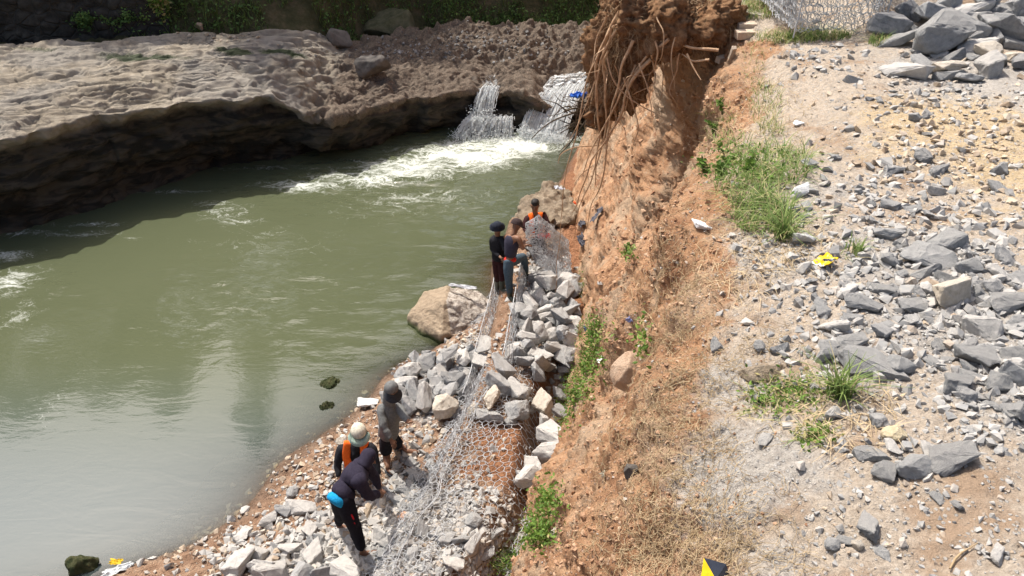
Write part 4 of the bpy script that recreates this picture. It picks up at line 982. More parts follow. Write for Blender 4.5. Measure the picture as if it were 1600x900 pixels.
# labels: landmarks of a cluster get their own, the rest are described by what they lie next to
def cluster_labels():
    cl = {}
    for s_ in STONES: cl.setdefault(s_['c'], []).append(s_)
    word = dict(st_grey='grey', st_pale='pale grey', st_tan='tan', st_dark='dark grey', st_white='whitish', st_yellow='cream-yellow', st_brick='reddish')
    shp = dict(block='angular block', slab='flat slab', round='rounded stone')
    for c, L in cl.items():
        for s_ in L:
            s_['px'], s_['py'], d = proj(s_['p']); s_['pw'] = s_['s'] * FPX / d
        short = {'heap at the upper right': 'stone heap at the upper right', 'rubble on the dusty bank top': 'rubble on the dusty bank top'}.get(c, c)
        vis = [s_ for s_ in L if not s_['label'] and 5 < s_['px'] < 1595 and 5 < s_['py'] < 895]
        used = set()
        def mark(s_, t):
            if id(s_) not in used and not s_['label']: s_['label'] = t; used.add(id(s_))
        if vis:
            free = lambda: [v for v in vis if not v['label']]
            for fn, t in ((lambda v: -v['pw'], 'largest'), (lambda v: v['px'], 'leftmost'), (lambda v: -v['px'], 'rightmost'), (lambda v: v['py'], 'farthest'), (lambda v: -v['py'], 'nearest'), (lambda v: v['pw'], 'smallest')):
                if free():
                    v = min(free(), key=fn); mark(v, f"{t} {word[v['mat']]} {shp[v['kd']]} among the {short}")
            # one of a colour/shape
            import collections
            cnt = collections.Counter((v['mat'], v['kd']) for v in L)
            for v in free():
                if cnt[v['mat'], v['kd']] == 1: mark(v, f"only {word[v['mat']]} {shp[v['kd']]} among the {short}")
            # neighbours of landmarks
            marks = [v for v in L if v['label']]
            done = set()
            for m in marks:
                base = m['label'].split(' among the ')[0]
                base = base if len(base.split()) <= 6 else ' '.join(base.split()[:4])
                for dirn, dx, dy in (('just left of', -1, 0), ('just right of', 1, 0), ('just behind', 0, -1), ('just in front of', 0, 1)):
                    cand = [v for v in vis if not v['label'] and abs(v['px'] - m['px']) + abs(v['py'] - m['py']) < 2.2 * (m['pw'] + v['pw']) * .6 and (v['px'] - m['px']) * dx + (v['py'] - m['py']) * dy > .7 * math.hypot(v['px'] - m['px'], v['py'] - m['py'])]
                    if cand:
                        v = min(cand, key=lambda v: math.hypot(v['px'] - m['px'], v['py'] - m['py']))
                        t = f"{word[v['mat']]} {shp[v['kd']].split()[-1]} {dirn} the {base}"
                        t += '' if any(k in t for k in ('heap', 'gabion', 'mesh')) else {'heap at the upper right': ' in the upper heap', 'rubble on the dusty bank top': ' on the bank top', C3: ' in the riverside heap', C4: ' in the basket', C5: ' on the terrace', C6: ' on the shore'}.get(c, ' under the mesh')
                        if len(t.split()) <= 16 and t not in done: v['label'] = t; done.add(t)
        marks_ = LANDMARKS[c]; cntr = {}
        ang8 = ['right of', 'below and right of', 'below', 'below and left of', 'left of', 'above and left of', 'above', 'above and right of']
        rest = []
        for s_ in L:
            if s_['label']: continue
            lm = min(marks_, key=lambda m_: math.hypot(m_[0] - s_['px'], m_[1] - s_['py'])); d_ = math.hypot(lm[0] - s_['px'], lm[1] - s_['py'])
            s_['dir'] = ang8[int(round(math.atan2(s_['py'] - lm[1], s_['px'] - lm[0]) / (math.pi / 4))) % 8]; rest.append((d_, id(s_), s_, lm[2]))
        for d_, _, s_, nm in sorted(rest, key=lambda q: q[:2]):
            key = (nm, s_['dir'], s_['mat'], s_['kd']); cntr[key] = k_ = cntr.get(key, 0) + 1
            s_['label'] = (('nearest', 'second', 'third', 'fourth', 'fifth', 'sixth', 'seventh', 'eighth', 'ninth', 'tenth') + ('farther',) * 30)[k_ - 1] + f" {word[s_['mat']]} {shp[s_['kd']].replace('angular ', '')} {s_['dir']} the {nm}" + (', counting out' if k_ > 1 else '')
        for s_ in L:
            if len(s_['label'].split()) > 16: s_['label'] = ' '.join(s_['label'].replace(', counting out', '').replace(' among the ', ' in the ').split()[:16])
            o = s_['o']; tag(o, s_['label'], 'stone', s_['c'])
            if s_['kd'] == 'slab': o.name = 'flat_stone'
LANDMARKS = {'heap at the upper right': [(1450, 57, 'huge block fronting the heap'), (1563, 36, 'long slab in the heap'), (1418, 107, 'pale slab before the heap'), (1310, 30, 'empty wire basket')],
    'rubble on the dusty bank top': [(1289, 416, 'yellow wrapper'), (1490, 456, 'big pale tan block'), (1455, 388, 'widest grey slab'), (1395, 674, 'cream-yellow stone'), (1362, 553, 'long dark grey slab'), (1312, 618, 'lone green grass tuft'), (1440, 243, 'dark rounded stone'), (1240, 330, 'thick grass patch'), (1500, 868, 'dry twig'), (1450, 57, 'upper stone heap'), (1193, 588, 'half-buried tan rock'), (1500, 600, 'stone pair by the right edge')],
    'heap of building stone by the river': [(700, 490, 'split boulder'), (696, 645, 'rounded tan stone'), (612, 640, 'grey hooded worker'), (755, 560, 'narrow mesh strip')],
    'stones filling the open gabion basket': [(812, 400, 'worker in jeans'), (925, 520, 'green creeper'), (768, 630, 'pale tan terrace stone'), (805, 520, 'basket mesh wall')],
    'stones laid along the gabion terrace': [(768, 630, 'pale tan terrace stone'), (862, 785, 'lower green creeper'), (925, 520, 'upper green creeper'), (720, 740, 'near wire mesh')],
    'loose stones on the muddy shore': [(560, 690, 'worker in the cream cap'), (568, 866, 'bent navy worker'), (612, 700, 'grey hooded worker'), (128, 886, 'black mossy rock'), (590, 895, 'mesh corner at the bottom')],
    'stones under the near wire mesh': [(590, 895, 'mesh corner at the bottom'), (830, 850, 'grass by the mesh end'), (634, 806, 'reddish stone on the mesh')]}
cluster_labels()

# ------------------------------------------------------------------ gravel (uncountable)
M['gravel'] = mat_attr_stone('gravel_mix')
GT = []
for k in range(10):
    r_ = np.random.default_rng(900 + k); p = r_.uniform(-1, 1, (10, 3)); p = p / np.abs(p).max(1)[:, None]
    bm = bmesh.new(); [bm.verts.new(q) for q in (p * [.5, .38, .24 + .12 * (k % 3)])]
    res = bmesh.ops.convex_hull(bm, input=bm.verts); bmesh.ops.triangulate(bm, faces=bm.faces); bm.verts.index_update()
    used = sorted({v.index for f in bm.faces for v in f.verts}); mp = {a: b for b, a in enumerate(used)}
    bm.verts.ensure_lookup_table()
    GT.append((np.array([bm.verts[a].co[:] for a in used]), np.array([[mp[v.index] for v in f.verts] for f in bm.faces]))); bm.free()
def gravel(name, P, S, tint, seed, label, sink=.12):
    r = np.random.default_rng(seed); n = len(P); kk = r.integers(0, len(GT), n)
    a, b, c = r.uniform(0, 6.28, n), r.normal(size=n) * .35, r.normal(size=n) * .35
    ca, sa, cb, sb, cc, sc_ = np.cos(a), np.sin(a), np.cos(b), np.sin(b), np.cos(c), np.sin(c)
    R = np.stack([np.stack([ca * cb, ca * sb * sc_ - sa * cc, ca * sb * cc + sa * sc_], -1), np.stack([sa * cb, sa * sb * sc_ + ca * cc, sa * sb * cc - ca * sc_], -1), np.stack([-sb, cb * sc_, cb * cc], -1)], 1)
    Vs, Fs, Ts, o_ = [], [], [], 0
    for k in range(len(GT)):
        m = kk == k; v, f = GT[k]
        W_ = np.einsum('nij,vj->nvi', R[m], v) * S[m][:, None, None] + P[m][:, None] + np.array([0, 0, 1]) * (S[m] * sink)[:, None, None]
        q = m.sum(); Vs.append(W_.reshape(-1, 3)); Fs.append((f[None] + (np.arange(q) * len(v))[:, None, None]).reshape(-1, 3) + o_); Ts.append(tint[m].repeat(len(v))); o_ += q * len(v)
    o = link(name, npmesh(name, np.concatenate(Vs), np.concatenate(Fs), False, dict(tint=np.concatenate(Ts)), [M['gravel']]))
    tag(o, label, 'gravel', kind='stuff'); return o
def pix_scatter(bvh, n, boxes, seed):
    """boxes: (cx,cy,rx,ry,weight,smin,smax,tintmean,tintsd) in the picture; thrown onto the real surface"""
    r = np.random.default_rng(seed); w = np.array([b[4] for b in boxes], float); w /= w.sum()
    P, S, T = [], [], []
    for k in r.choice(len(boxes), n, p=w):
        cx, cy, rx, ry, _, s0, s1, tm, ts = boxes[k]
        x, y = cx + r.normal() * rx * .5, cy + r.normal() * ry * .5
        h = shoot(bvh, x, y)
        if h[0] is None or h[1].z < .25 and bvh is SHORE: continue
        p = np.array(h[0]); dep = proj(p)[2]
        if dep > 30: continue
        P.append(p); S.append((s0 + (s1 - s0) * r.random() ** 2.2) / FPX * dep); T.append(np.clip(r.normal(tm, ts), 0, 1))
    return np.array(P), np.array(S), np.array(T)
Pg, Sg, Tg = pix_scatter(BANK, 5200, [
    (1470, 470, 200, 190, 34, 4, 24, .40, .16), (1300, 470, 150, 170, 12, 3, 18, .42, .18), (1560, 600, 120, 120, 10, 3, 22, .4, .15), (1410, 720, 160, 110, 6, 3, 16, .42, .2), (1330, 840, 160, 90, 4, 2, 13, .5, .2),
    (1500, 240, 180, 110, 16, 3, 16, .76, .14), (1400, 330, 160, 90, 9, 3, 18, .5, .2), (1440, 150, 150, 60, 6, 3, 14, .5, .2), (1400, 450, 420, 600, 16, 2, 9, .55, .2), (1270, 90, 60, 30, 3, 3, 14, .5, .15), (1210, 380, 90, 60, 5, 3, 15, .62, .12), (1560, 850, 120, 80, 3, 3, 15, .5, .15),
    (1010, 450, 120, 350, 2.5, 2, 8, .8, .15), (1150, 650, 90, 250, 4, 2, 7, .6, .2)], 71)
gravel('gravel', Pg, Sg, Tg, 5, 'loose grey and cream stone chips strewn over the dusty bank top')
Pg, Sg, Tg = pix_scatter(SHORE, 8000, [
    (620, 850, 150, 90, 28, 4, 18, .5, .13), (480, 870, 160, 70, 14, 4, 18, .52, .13), (700, 840, 110, 80, 14, 4, 18, .55, .1), (560, 770, 130, 90, 12, 3, 13, .6, .18), (480, 730, 120, 80, 4, 3, 10, .70, .10), (620, 680, 120, 80, 8, 3, 12, .66, .12), (330, 860, 150, 50, 3.5, 3, 13, .70, .11),
    (690, 600, 90, 70, 6, 4, 14, .5, .2), (730, 540, 40, 40, 3, 3, 12, .7, .15), (790, 520, 14, 90, .8, 2, 7, .7, .15), (840, 430, 40, 40, 3, 4, 14, .45, .2), (780, 680, 70, 70, .6, 2, 7, .75, .1), (640, 780, 40, 90, 4, 5, 20, .2, .1), (850, 520, 60, 110, 4, 5, 16, .4, .15)], 72)  # dark-tinted box beside the workers puts their cast shadow into the pebble colour
gravel('shore_gravel', Pg, Sg, Tg, 6, 'small stones and pebbles covering the muddy shore and the terrace')
# scattered rubbish-size grit on the far shelf
Pg, Sg, Tg = pix_scatter(SHELF, 420, [(760, 70, 200, 30, 5, 2, 7, .05, .08), (620, 80, 100, 20, 2, 2, 6, .1, .1), (350, 60, 60, 10, 1, 3, 7, .8, .1)], 73)
gravel('shelf_gravel', Pg, Sg, Tg, 7, 'loose dark stones lying on the rugged far shelf')
# ------------------------------------------------------------------ wire netting (hexagonal)
M['wire'] = mat_simple('galvanised_wire', (0.50, 0.51, 0.52), (0.33, 0.34, 0.35), 9, .5, 0.0, .5)
def hex_edges(W, L, a=.10, b=.12):
    E = set()
    for j in range(int(L / (b * .75)) + 2):
        for i in range(int(W / a) + 2):
            cx = (i + .5 * (j % 2)) * a; cy = j * b * .75
            k = lambda x, y: (round(x, 4), round(y, 4))
            T, UR, LR, UL = k(cx, cy + b / 2), k(cx + a / 2, cy + b / 4), k(cx + a / 2, cy - b / 4), k(cx - a / 2, cy + b / 4)
            E.add((T, UR)); E.add((UR, LR)); E.add((UL, T))
    E = np.array(list(E))
    ok = (E[..., 0] >= -.001).all(1) & (E[..., 0] <= W).all(1) & (E[..., 1] >= -.001).all(1) & (E[..., 1] <= L).all(1)
    return E[ok]
def net(acc, W, L, fn, a=.10, b=.12, r=.0032, jit=.012, seed=0):
    """fn(u, v) with u, v in metres -> world points"""
    E = hex_edges(W, L, a, b)
    rr = np.random.default_rng(seed)
    def q(uv):
        w = fn(uv[:, 0], uv[:, 1]); n = w * 5 + seed * 3.1
        return w + np.stack([pn(n), pn(n + 31), pn(n + 67)], 1) * jit * 2.2
    V, F = rods(q(E[:, 0]), q(E[:, 1]), r * rr.uniform(.8, 1.3, len(E)))
    acc.add(V, F)
def edge_wire(acc, pts, r=.006):
    pts = np.array([list(p) for p in pts]); acc.add(*tube(pts, np.full(len(pts), r), 5))
ZL = {}
def lz(x, y): return lower_z(x, y)
# near gabion mattress: mesh draped from the shore over the crest and across the top
root = empty('gabion_mattress', (-.6, 7.4, .9)); inv = -np.array([-.6, 7.4, .9])
tag(root, 'near wire mesh gabion draped over grey stones and red earth, beside the hooded workers', 'gabion')
acc = Acc()
def drape(off, lift, y0, wfac=1.0):
    def f(u, v):
        y = y0 + v; xl = x_g(y) - .20; x = xl + u
        q = V3(x * 2.2, y * 2.2, lift * 9 + 0 * x)
        z = lz(x, y) + lift + .05 * np.abs(pn(q)) + .10 * sm(.25, 0, np.abs(u - .38)) * (.6 + pn(q * .7))
        return np.stack([x, y, z], 1) + inv
    return f
net(acc, 1.85, 3.95, drape(0, .05, 5.3), .105, .125, .0038, .014, 1)
net(acc, 1.0, 3.9, drape(0, .085, 5.35), .095, .12, .0038, .022, 2)
net(acc, .60, 4.2, drape(0, .12, 5.3), .09, .11, .0038, .028, 3)
link('wire_mesh', acc.mesh('wire_mesh', M['wire']), root)
acc = Acc(); ya = np.linspace(5.3, 9.2, 40)
for off, lf in ((.33, .12), (-.16, .04), (.36, .15)):
    x = x_g(ya) + off + .10 * pn(V3(ya * 2, 0 * ya, 0 * ya + lf)); edge_wire(acc, np.stack([x, ya, lz(x, ya) + lf + .03 * pn(V3(ya, 0 * ya, ya))], 1) + inv, .005)
xx = np.linspace(x_g(6.35) + .3, base_x(6.35) - .35, 14); 
link('edge_wire', acc.mesh('edge_wire', M['wire']), root)
# hanging end of the mattress on the cliff side
acc = Acc()
def endf(u, v):
    y = 6.0 + u; x = x_g(y) + 1.62 + .12 * v / .5 + .04 * pn(V3(u * 4, v * 4, 0 * u)); z = .93 - v + 0 * u
    return np.stack([x, y, z], 1) + inv
net(acc, 1.4, .5, endf, .09, .11, .0038, .02, 6)
link('side_mesh', acc.mesh('side_mesh', M['wire']), root)
# strip beyond: two standing mesh walls with a groove of red earth between
for (dx, h0, y0, y1, lean, lab, sd) in ((.02, .34, 9.0, 12.7, -.10, 'narrow wire mesh gabion strip on the river side of the red earth groove', 11), (.52, .42, 9.3, 12.0, -.04, 'wire mesh basket wall holding the grey stones, cliff side of the red earth groove', 12)):
    root = empty('gabion_basket', (float(x_g(10.5)) + dx, 10.5, .85)); iv = -np.array(root.location[:]); tag(root, lab, 'gabion', 'unfinished gabion baskets under the cliff')
    acc = Acc()
    for l in range(3):
        def wf(u, v, l=l):
            y = y0 + u; x = x_g(y) + dx + lean * v / h0 + .035 * l + .05 * pn(V3(y * 1.3, v * 2, l + sd + 0 * v)); z = lz(x, y) - .04 + v * (1 + .35 * pn(V3(y * .9, 0 * y, 0 * y + sd)))
            return np.stack([x, y, z], 1) + iv
        net(acc, y1 - y0, h0, wf, .085, .10, .0038, .02, sd + l)
    def tf(u, v):
        y = y0 + u; x = x_g(y) + dx + lean - .30 * (1 if dx < .3 else -.9) * v / .35; z = lz(x, y) + .09 + .05 * np.abs(pn(V3(x * 3, y * 3, 0 * x)))
        return np.stack([x, y, z], 1) + iv
    net(acc, y1 - y0, .36, tf, .095, .115, .0036, .02, sd + 7)
    link('wire_mesh', acc.mesh('wire_mesh', M['wire']), root)
    acc = Acc(); ya = np.linspace(y0, y1, 30); x = x_g(ya) + dx + lean
    edge_wire(acc, np.stack([x, ya, lz(x, ya) + h0 - .03 + .03 * pn(V3(ya * 2, 0 * ya, ya))], 1) + iv, .008)
    link('edge_wire', acc.mesh('edge_wire', M['wire']), root)
# panel being tied by the workers
G0 = [[(821, 349, 12.35), (842, 337, 12.45), (862, 354, 12.6), (884, 376, 12.75)], [(824, 384, 12.2), (846, 382, 12.25), (868, 392, 12.3), (889, 400, 12.5)], [(838, 412, 12.0), (856, 428, 11.85), (874, 438, 11.75), (892, 436, 11.9)]]
G0 = np.array([[atY(*c) for c in row] for row in G0])
def bez(u, v):                   # bilinear over the control grid
    gu = np.clip(u, 0, .9999) * 3; gv = np.clip(v, 0, .9999) * 2; i = gu.astype(int); j = gv.astype(int); fu = (gu - i)[:, None]; fv = (gv - j)[:, None]
    fu = fu * fu * (3 - 2 * fu); 
    return (G0[j, i] * (1 - fu) + G0[j, i + 1] * fu) * (1 - fv) + (G0[j + 1, i] * (1 - fu) + G0[j + 1, i + 1] * fu) * fv
root = empty('wire_netting', G0[1, 1].tolist()); iv = -G0[1, 1]; tag(root, 'loose crumpled wire mesh panel held up by the three far workers', 'wire mesh')
acc = Acc()
for l in range(5):
    net(acc, .95, 1.15, lambda u, v, l=l: bez(u / .95, v / 1.15) + iv + np.stack([0 * u, -.05 * l + .06 * pn(V3(u * 4, v * 4, l + 0 * u)), .03 * l + 0 * u], 1), .065, .075, .0036, .03, 20 + l)
link('wire_mesh', acc.mesh('wire_mesh', M['wire']), root)
acc = Acc(); edge_wire(acc, [G0[0, k] + iv for k in range(4)], .008); edge_wire(acc, [G0[k, 0] + iv for k in range(3)], .008); edge_wire(acc, [G0[k, 3] + iv for k in range(3)], .008)
link('edge_wire', acc.mesh('edge_wire', M['wire']), root)
# empty basket standing on the bank at the top
root = empty('gabion_basket', (2.6, 7.0, 6.8)); iv = -np.array([2.6, 7.0, 6.8]); tag(root, 'empty grey wire gabion basket standing on the bank beside the upper stone heap', 'gabion', 'unfinished gabion baskets under the cliff'); del root['group']
acc = Acc(); fr = Acc()
cs = [(2.36, 6.55), (3.12, 6.62), (3.2, 8.0), (2.42, 7.9)]
for k in range(4):
    (xa, ya_), (xb, yb_) = cs[k], cs[(k + 1) % 4]; Lk = math.hypot(xb - xa, yb_ - ya_)
    for l in range(5):
        def ff(u, v, l=l):
            x = xa + (xb - xa) * u / Lk; y = ya_ + (yb_ - ya_) * u / Lk
            return np.stack([x + .05 * pn(V3(x * 5, v * 4, l + 0 * v)), y + .05 * pn(V3(x * 5, v * 4, l + 9 + 0 * v)) + .03 * l, 6.78 + v], 1) + iv
        net(acc, Lk, .72, ff, .07, .085, .0026, .02, 30 + 4 * k + l)
    edge_wire(fr, np.array([(xa, ya_, 7.5), ((xa + xb) / 2, (ya_ + yb_) / 2, 7.46), (xb, yb_, 7.5)]) + iv, .006); edge_wire(fr, np.array([(xa, ya_, 6.75), (xa + .02, ya_, 7.1), (xa, ya_, 7.5)]) + iv, .006)
link('wire_mesh', acc.mesh('wire_mesh', M['wire']), root); link('frame_wire', fr.mesh('frame_wire', M['wire']), root)

# ------------------------------------------------------------------ root mass on the overhang
M['clump'] = (lambda s: s.fin(s.cramp(s.noise(11, 8, .75), [(0.32, (0.12, 0.06, 0.03)), (0.5, (0.27, 0.15, 0.08)), (0.68, (0.40, 0.25, 0.14))]), .95, s.bump(s.noise(45, 6, .75), 1, .03), .1))(NT('rooty_clay'))
M['root'] = mat_simple('root_bark', (0.52, 0.36, 0.23), (0.36, 0.22, 0.13), 18, .85, .5, .15)
M['rootfine'] = mat_simple('fine_root', (0.60, 0.44, 0.28), (0.42, 0.28, 0.16), 9, .9, 0, .1)
rc = np.array(atY(985, 80, 7.9))
root = empty('root_mass', rc); tag(root, 'torn mass of tree roots overhanging the clay cliff, long bare roots dangling', 'roots')
def ellipsoid(c, r, n=90, seed=0, amp=.16):
    th = np.linspace(0, np.pi, n)[:, None]; ph = np.linspace(0, 2 * np.pi, 2 * n, endpoint=False)[None]
    P = V3(np.sin(th) * np.cos(ph), np.sin(th) * np.sin(ph), np.cos(th) + 0 * ph); Q = P * np.array(r)
    d = fbm(Q * [3, 3, 1.6] + seed, 4, .6) * amp + ridge(Q * [5, 6, 5] + seed, 3) * .045 + fbm(Q * 16 + seed, 5, .7) * .06
    Q = Q + P * d[..., None] + np.array(c)
    i = np.arange(n - 1)[:, None] * 2 * n; k = np.arange(2 * n)[None]; k2 = (k + 1) % (2 * n)
    return Q.reshape(-1, 3), np.stack([i + k, i + 2 * n + k, i + 2 * n + k2, i + k2], -1).reshape(-1, 4)
acc = Acc()
CL = [(atY(975, 75, 7.9), (.27, .40, .56), 1), (atY(1010, 28, 7.75), (.42, .42, .30), 2), (atY(1075, 30, 7.7), (.48, .40, .20), 3), (atY(945, 160, 8.0), (.10, .18, .42), 4), (atY(1095, 52, 7.7), (.22, .30, .15), 6)]
for c, r_, sd in CL: acc.add(*ellipsoid(c - rc, r_, 80, sd * 3.3))
link('soil_clump', acc.mesh('soil_clump', M['clump']), root)
def rootpath(pts, n=26, wob=.02, seed=0):
    P = np.array([atY(*p) for p in pts]); t = np.linspace(0, len(P) - 1, n); i = np.clip(t.astype(int), 0, len(P) - 2); f = (t - i)[:, None]
    Pm = np.concatenate([[2 * P[0] - P[1]], P, [2 * P[-1] - P[-2]]]); a, b, c, d = Pm[i], Pm[i + 1], Pm[i + 2], Pm[i + 3]
    Q = .5 * (2 * b + (c - a) * f + (2 * a - 5 * b + 4 * c - d) * f * f + (3 * b - a - 3 * c + d) * f ** 3)
    k = Q * 3 + seed * 5.7
    return Q + np.stack([pn(k), pn(k + 9), pn(k + 27)], 1) * wob * 2
RP = [([(985, 42, 7.4), (955, 42, 7.4), (925, 100, 7.4), (905, 180, 7.4), (888, 260, 7.45), (878, 330, 7.5), (872, 400, 7.6), (868, 455, 7.8)], .012, .004),
      ([(1038, 52, 7.25), (1022, 85, 7.25), (990, 120, 7.3), (975, 165, 7.35), (958, 200, 7.4), (930, 245, 7.45), (905, 300, 7.5), (895, 330, 7.6)], .028, .007),
      ([(1045, 60, 7.2), (1005, 95, 7.3), (975, 135, 7.4), (950, 185, 7.4), (925, 235, 7.45), (912, 275, 7.5)], .02, .006),
      ([(965, 20, 7.5), (948, 60, 7.5), (942, 120, 7.5), (946, 180, 7.55), (940, 230, 7.6), (930, 290, 7.6)], .024, .008),
      ([(955, 40, 7.45), (937, 90, 7.5), (933, 150, 7.5), (938, 210, 7.6), (925, 270, 7.6), (905, 330, 7.7), (893, 375, 7.9)], .018, .005),
      ([(1120, 78, 7.0), (1085, 76, 7.1), (1062, 70, 7.2), (1040, 68, 7.3)], .018, .012), ([(1110, 96, 7.0), (1085, 94, 7.1), (1062, 84, 7.2)], .013, .008), ([(1072, 84, 7.0), (1085, 110, 6.9), (1092, 122, 6.85)], .012, .006),
      ([(950, 90, 7.4), (958, 125, 7.35), (978, 150, 7.3), (1005, 165, 7.25), (1030, 182, 7.2), (1040, 188, 7.15)], .012, .005),
      ([(985, 28, 7.4), (965, 40, 7.4), (945, 70, 7.4), (932, 110, 7.45), (930, 170, 7.5)], .022, .009),
      ([(935, 225, 7.5), (915, 228, 7.5), (892, 233, 7.5), (876, 240, 7.5), (872, 255, 7.5)], .011, .005), ([(925, 260, 7.5), (905, 275, 7.5), (892, 300, 7.5)], .01, .004),
      ([(930, 130, 7.4), (915, 165, 7.4), (898, 205, 7.4), (880, 235, 7.4)], .009, .003), ([(1000, 100, 7.2), (1010, 130, 7.1), (1020, 165, 7.1), (1018, 190, 7.1)], .01, .004),
      ([(1060, 60, 7.1), (1050, 100, 7.05), (1054, 140, 7.05)], .008, .003), ([(975, 120, 7.3), (990, 160, 7.25), (998, 200, 7.25), (985, 240, 7.3)], .012, .004),
      ([(958, 190, 7.4), (945, 240, 7.45), (938, 290, 7.5), (922, 330, 7.55), (915, 360, 7.6)], .014, .005), ([(990, 60, 7.3), (970, 105, 7.3), (962, 150, 7.35), (950, 200, 7.4)], .02, .008)]
r = np.random.default_rng(8)
for k, (pts, r0, r1) in enumerate(RP):
    Q = rootpath(pts, 34, .02, k); V, F = tube(Q - rc, np.linspace(r0 * .8, r1 * .6, 34) * (1 + .25 * pn(Q * 12)), 7); link('root', npmesh('root', V, F, True, None, [M['root']]), root)
for k in range(15):          # thinner side roots
    x0 = r.uniform(935, 1070); y0 = r.uniform(20, 120); dx = r.normal(-14, 26); L_ = r.uniform(50, 140); Y0 = r.uniform(7.15, 7.5)
    x0_ = x0; pts = [(x0, y0, Y0)] + [(x0 + dx * t + r.normal() * 9, y0 + L_ * t, Y0 + .1 * t + r.normal() * .05) for t in (.3, .6, .85, 1)]
    Q = rootpath(pts, 20, .03, 40 + k); V, F = tube(Q - rc, np.linspace(r.uniform(.006, .012), .002, 20), 5); link('root', npmesh('root', V, F, True, None, [M['root']]), root)
acc = Acc()
def strands(acc, n, start_fn, step, k, down, jit, rad, seed):
    rr = np.random.default_rng(seed); P = start_fn(rr, n); d = rr.normal(size=(n, 3)) * .5; pts = [P]
    for q in range(k):
        d = d * .75 + rr.normal(size=(n, 3)) * jit + np.array([0, 0, -down]); dd = d / (np.linalg.norm(d, axis=1)[:, None] + 1e-6); P = P + dd * step * rr.uniform(.7, 1.2, n)[:, None]; pts.append(P)
    for q in range(k):
        rr_ = rad * (1 - .7 * q / k); V, F = rods(pts[q], pts[q + 1], rr_, 3); acc.add(V, F, rr.random(n).repeat(6))
def on_clump(rr, n):
    out = []
    for _ in range(n):
        c, rd, _s = CL[int(rr.choice(len(CL), p=[.34, .24, .2, .1, .12]))]; d = rr.normal(size=3); d[1] = -abs(d[1]); d /= np.linalg.norm(d); out.append(c - rc + d * np.array(rd) * 1.0)
    return np.array(out)
strands(acc, 2400, on_clump, .032, 8, .22, .7, .0018, 3)
strands(acc, 160, on_clump, .05, 10, .6, .35, .0024, 4)
fr_ = link('fine_roots', acc.mesh('fine_roots', M['rootfine']), root); fr_['kind'] = 'stuff'
# snagged branches and drift hanging over the fall
root = empty('snagged_branches', atY(915, 180, 7.9)); iv = -np.array(root.location[:]); tag(root, 'tangle of dead branches beside the big waterfall, one long stick reaching over the water', 'branches')
BP = [([(930, 160, 8.2), (905, 172, 8.2), (878, 185, 8.2), (852, 200, 8.2), (830, 218, 8.2)], .013), ([(925, 170, 8.1), (900, 168, 8.1), (885, 175, 8.1)], .016), ([(935, 185, 8.1), (910, 180, 8.1), (880, 168, 8.1)], .013), ([(930, 200, 8.1), (905, 190, 8.1), (888, 182, 8.1)], .012), ([(935, 150, 8.1), (915, 160, 8.1), (890, 158, 8.1)], .01), ([(905, 160, 8.1), (900, 190, 8.1), (908, 215, 8.1)], .012), ([(925, 178, 8), (912, 200, 8), (893, 222, 8), (872, 246, 8)], .012)]
for k in range(22): x = r.uniform(885, 935); y = r.uniform(150, 205); a_ = r.normal() * .5; L_ = r.uniform(20, 50); BP.append(([(x, y, 8.15), (x - L_ * .5, y + L_ * .5 * a_ + r.normal() * 4, 8.15), (x - L_, y + L_ * a_, 8.2)], r.uniform(.004, .009)))
for k, (pts, rd) in enumerate(BP): Q = rootpath(pts, 14, .02, 90 + k); V, F = tube(Q + iv, np.linspace(rd, rd * .4, 14), 5); link('branch', npmesh('branch', V, F, True, None, [M['bark']]), root)

# ------------------------------------------------------------------ dry root fibres over the crumbling face (uncountable)
def surf_fibres(n, regs, step, k, rad, seed, lift=.006, follow=.8):
    rr = np.random.default_rng(seed); acc = Acc(); w = np.array([g[4] for g in regs], float); w /= w.sum()
    A, B, T = [], [], []
    for kk in rr.choice(len(regs), n, p=w):
        cx, cy, rx, ry, _ = regs[kk]; h = shoot(BANK, cx + rr.normal() * rx * .5, cy + rr.normal() * ry * .5)
        if h[0] is None or h[0].y > 9.5: continue
        p = h[0]; nn = h[1]; d = Vector(rr.normal(size=3).tolist()); d = d + Vector((-.4, 0, -.5)); t = rr.random(); sz = (Vector(EYE.tolist()) - p).length / 4.0
        for s_ in range(k):
            d = (d + Vector((rr.normal(size=3) * .45).tolist())).normalized(); q = p + d * step * (.6 + .4 * sz)
            hh = BANK.find_nearest(q)
            q2 = hh[0] + hh[1] * (lift + .012 * rr.random()) if hh[1].dot(nn) > 0 else q
            A.append(p[:]); B.append(q2[:]); T.append(t); d = (q2 - p).normalized() * follow + d * (1 - follow) if (q2 - p).length > 1e-5 else d; p = q2; nn = hh[1]
    V, F = rods(np.array(A), np.array(B), rad, 3); acc.add(V, F, np.array(T).repeat(6)); return acc
FR = [(1060, 720, 130, 230, 5), (1040, 560, 90, 130, 3), (1060, 440, 80, 100, 1.5), (1120, 860, 120, 80, 2.5), (1010, 850, 90, 90, 2), (1110, 180, 40, 120, 1), (1050, 350, 70, 120, .8), (950, 650, 50, 90, .6), (1180, 560, 90, 60, .8), (930, 270, 30, 60, .6)]
a1 = surf_fibres(1900, FR, .02, 7, .0009, 5)
o = link('dry_roots', a1.mesh('dry_roots', M['straw']), None); tag(o, 'thin dry straw-coloured rootlets matted over the crumbling cliff lip', 'dry roots', kind='stuff')

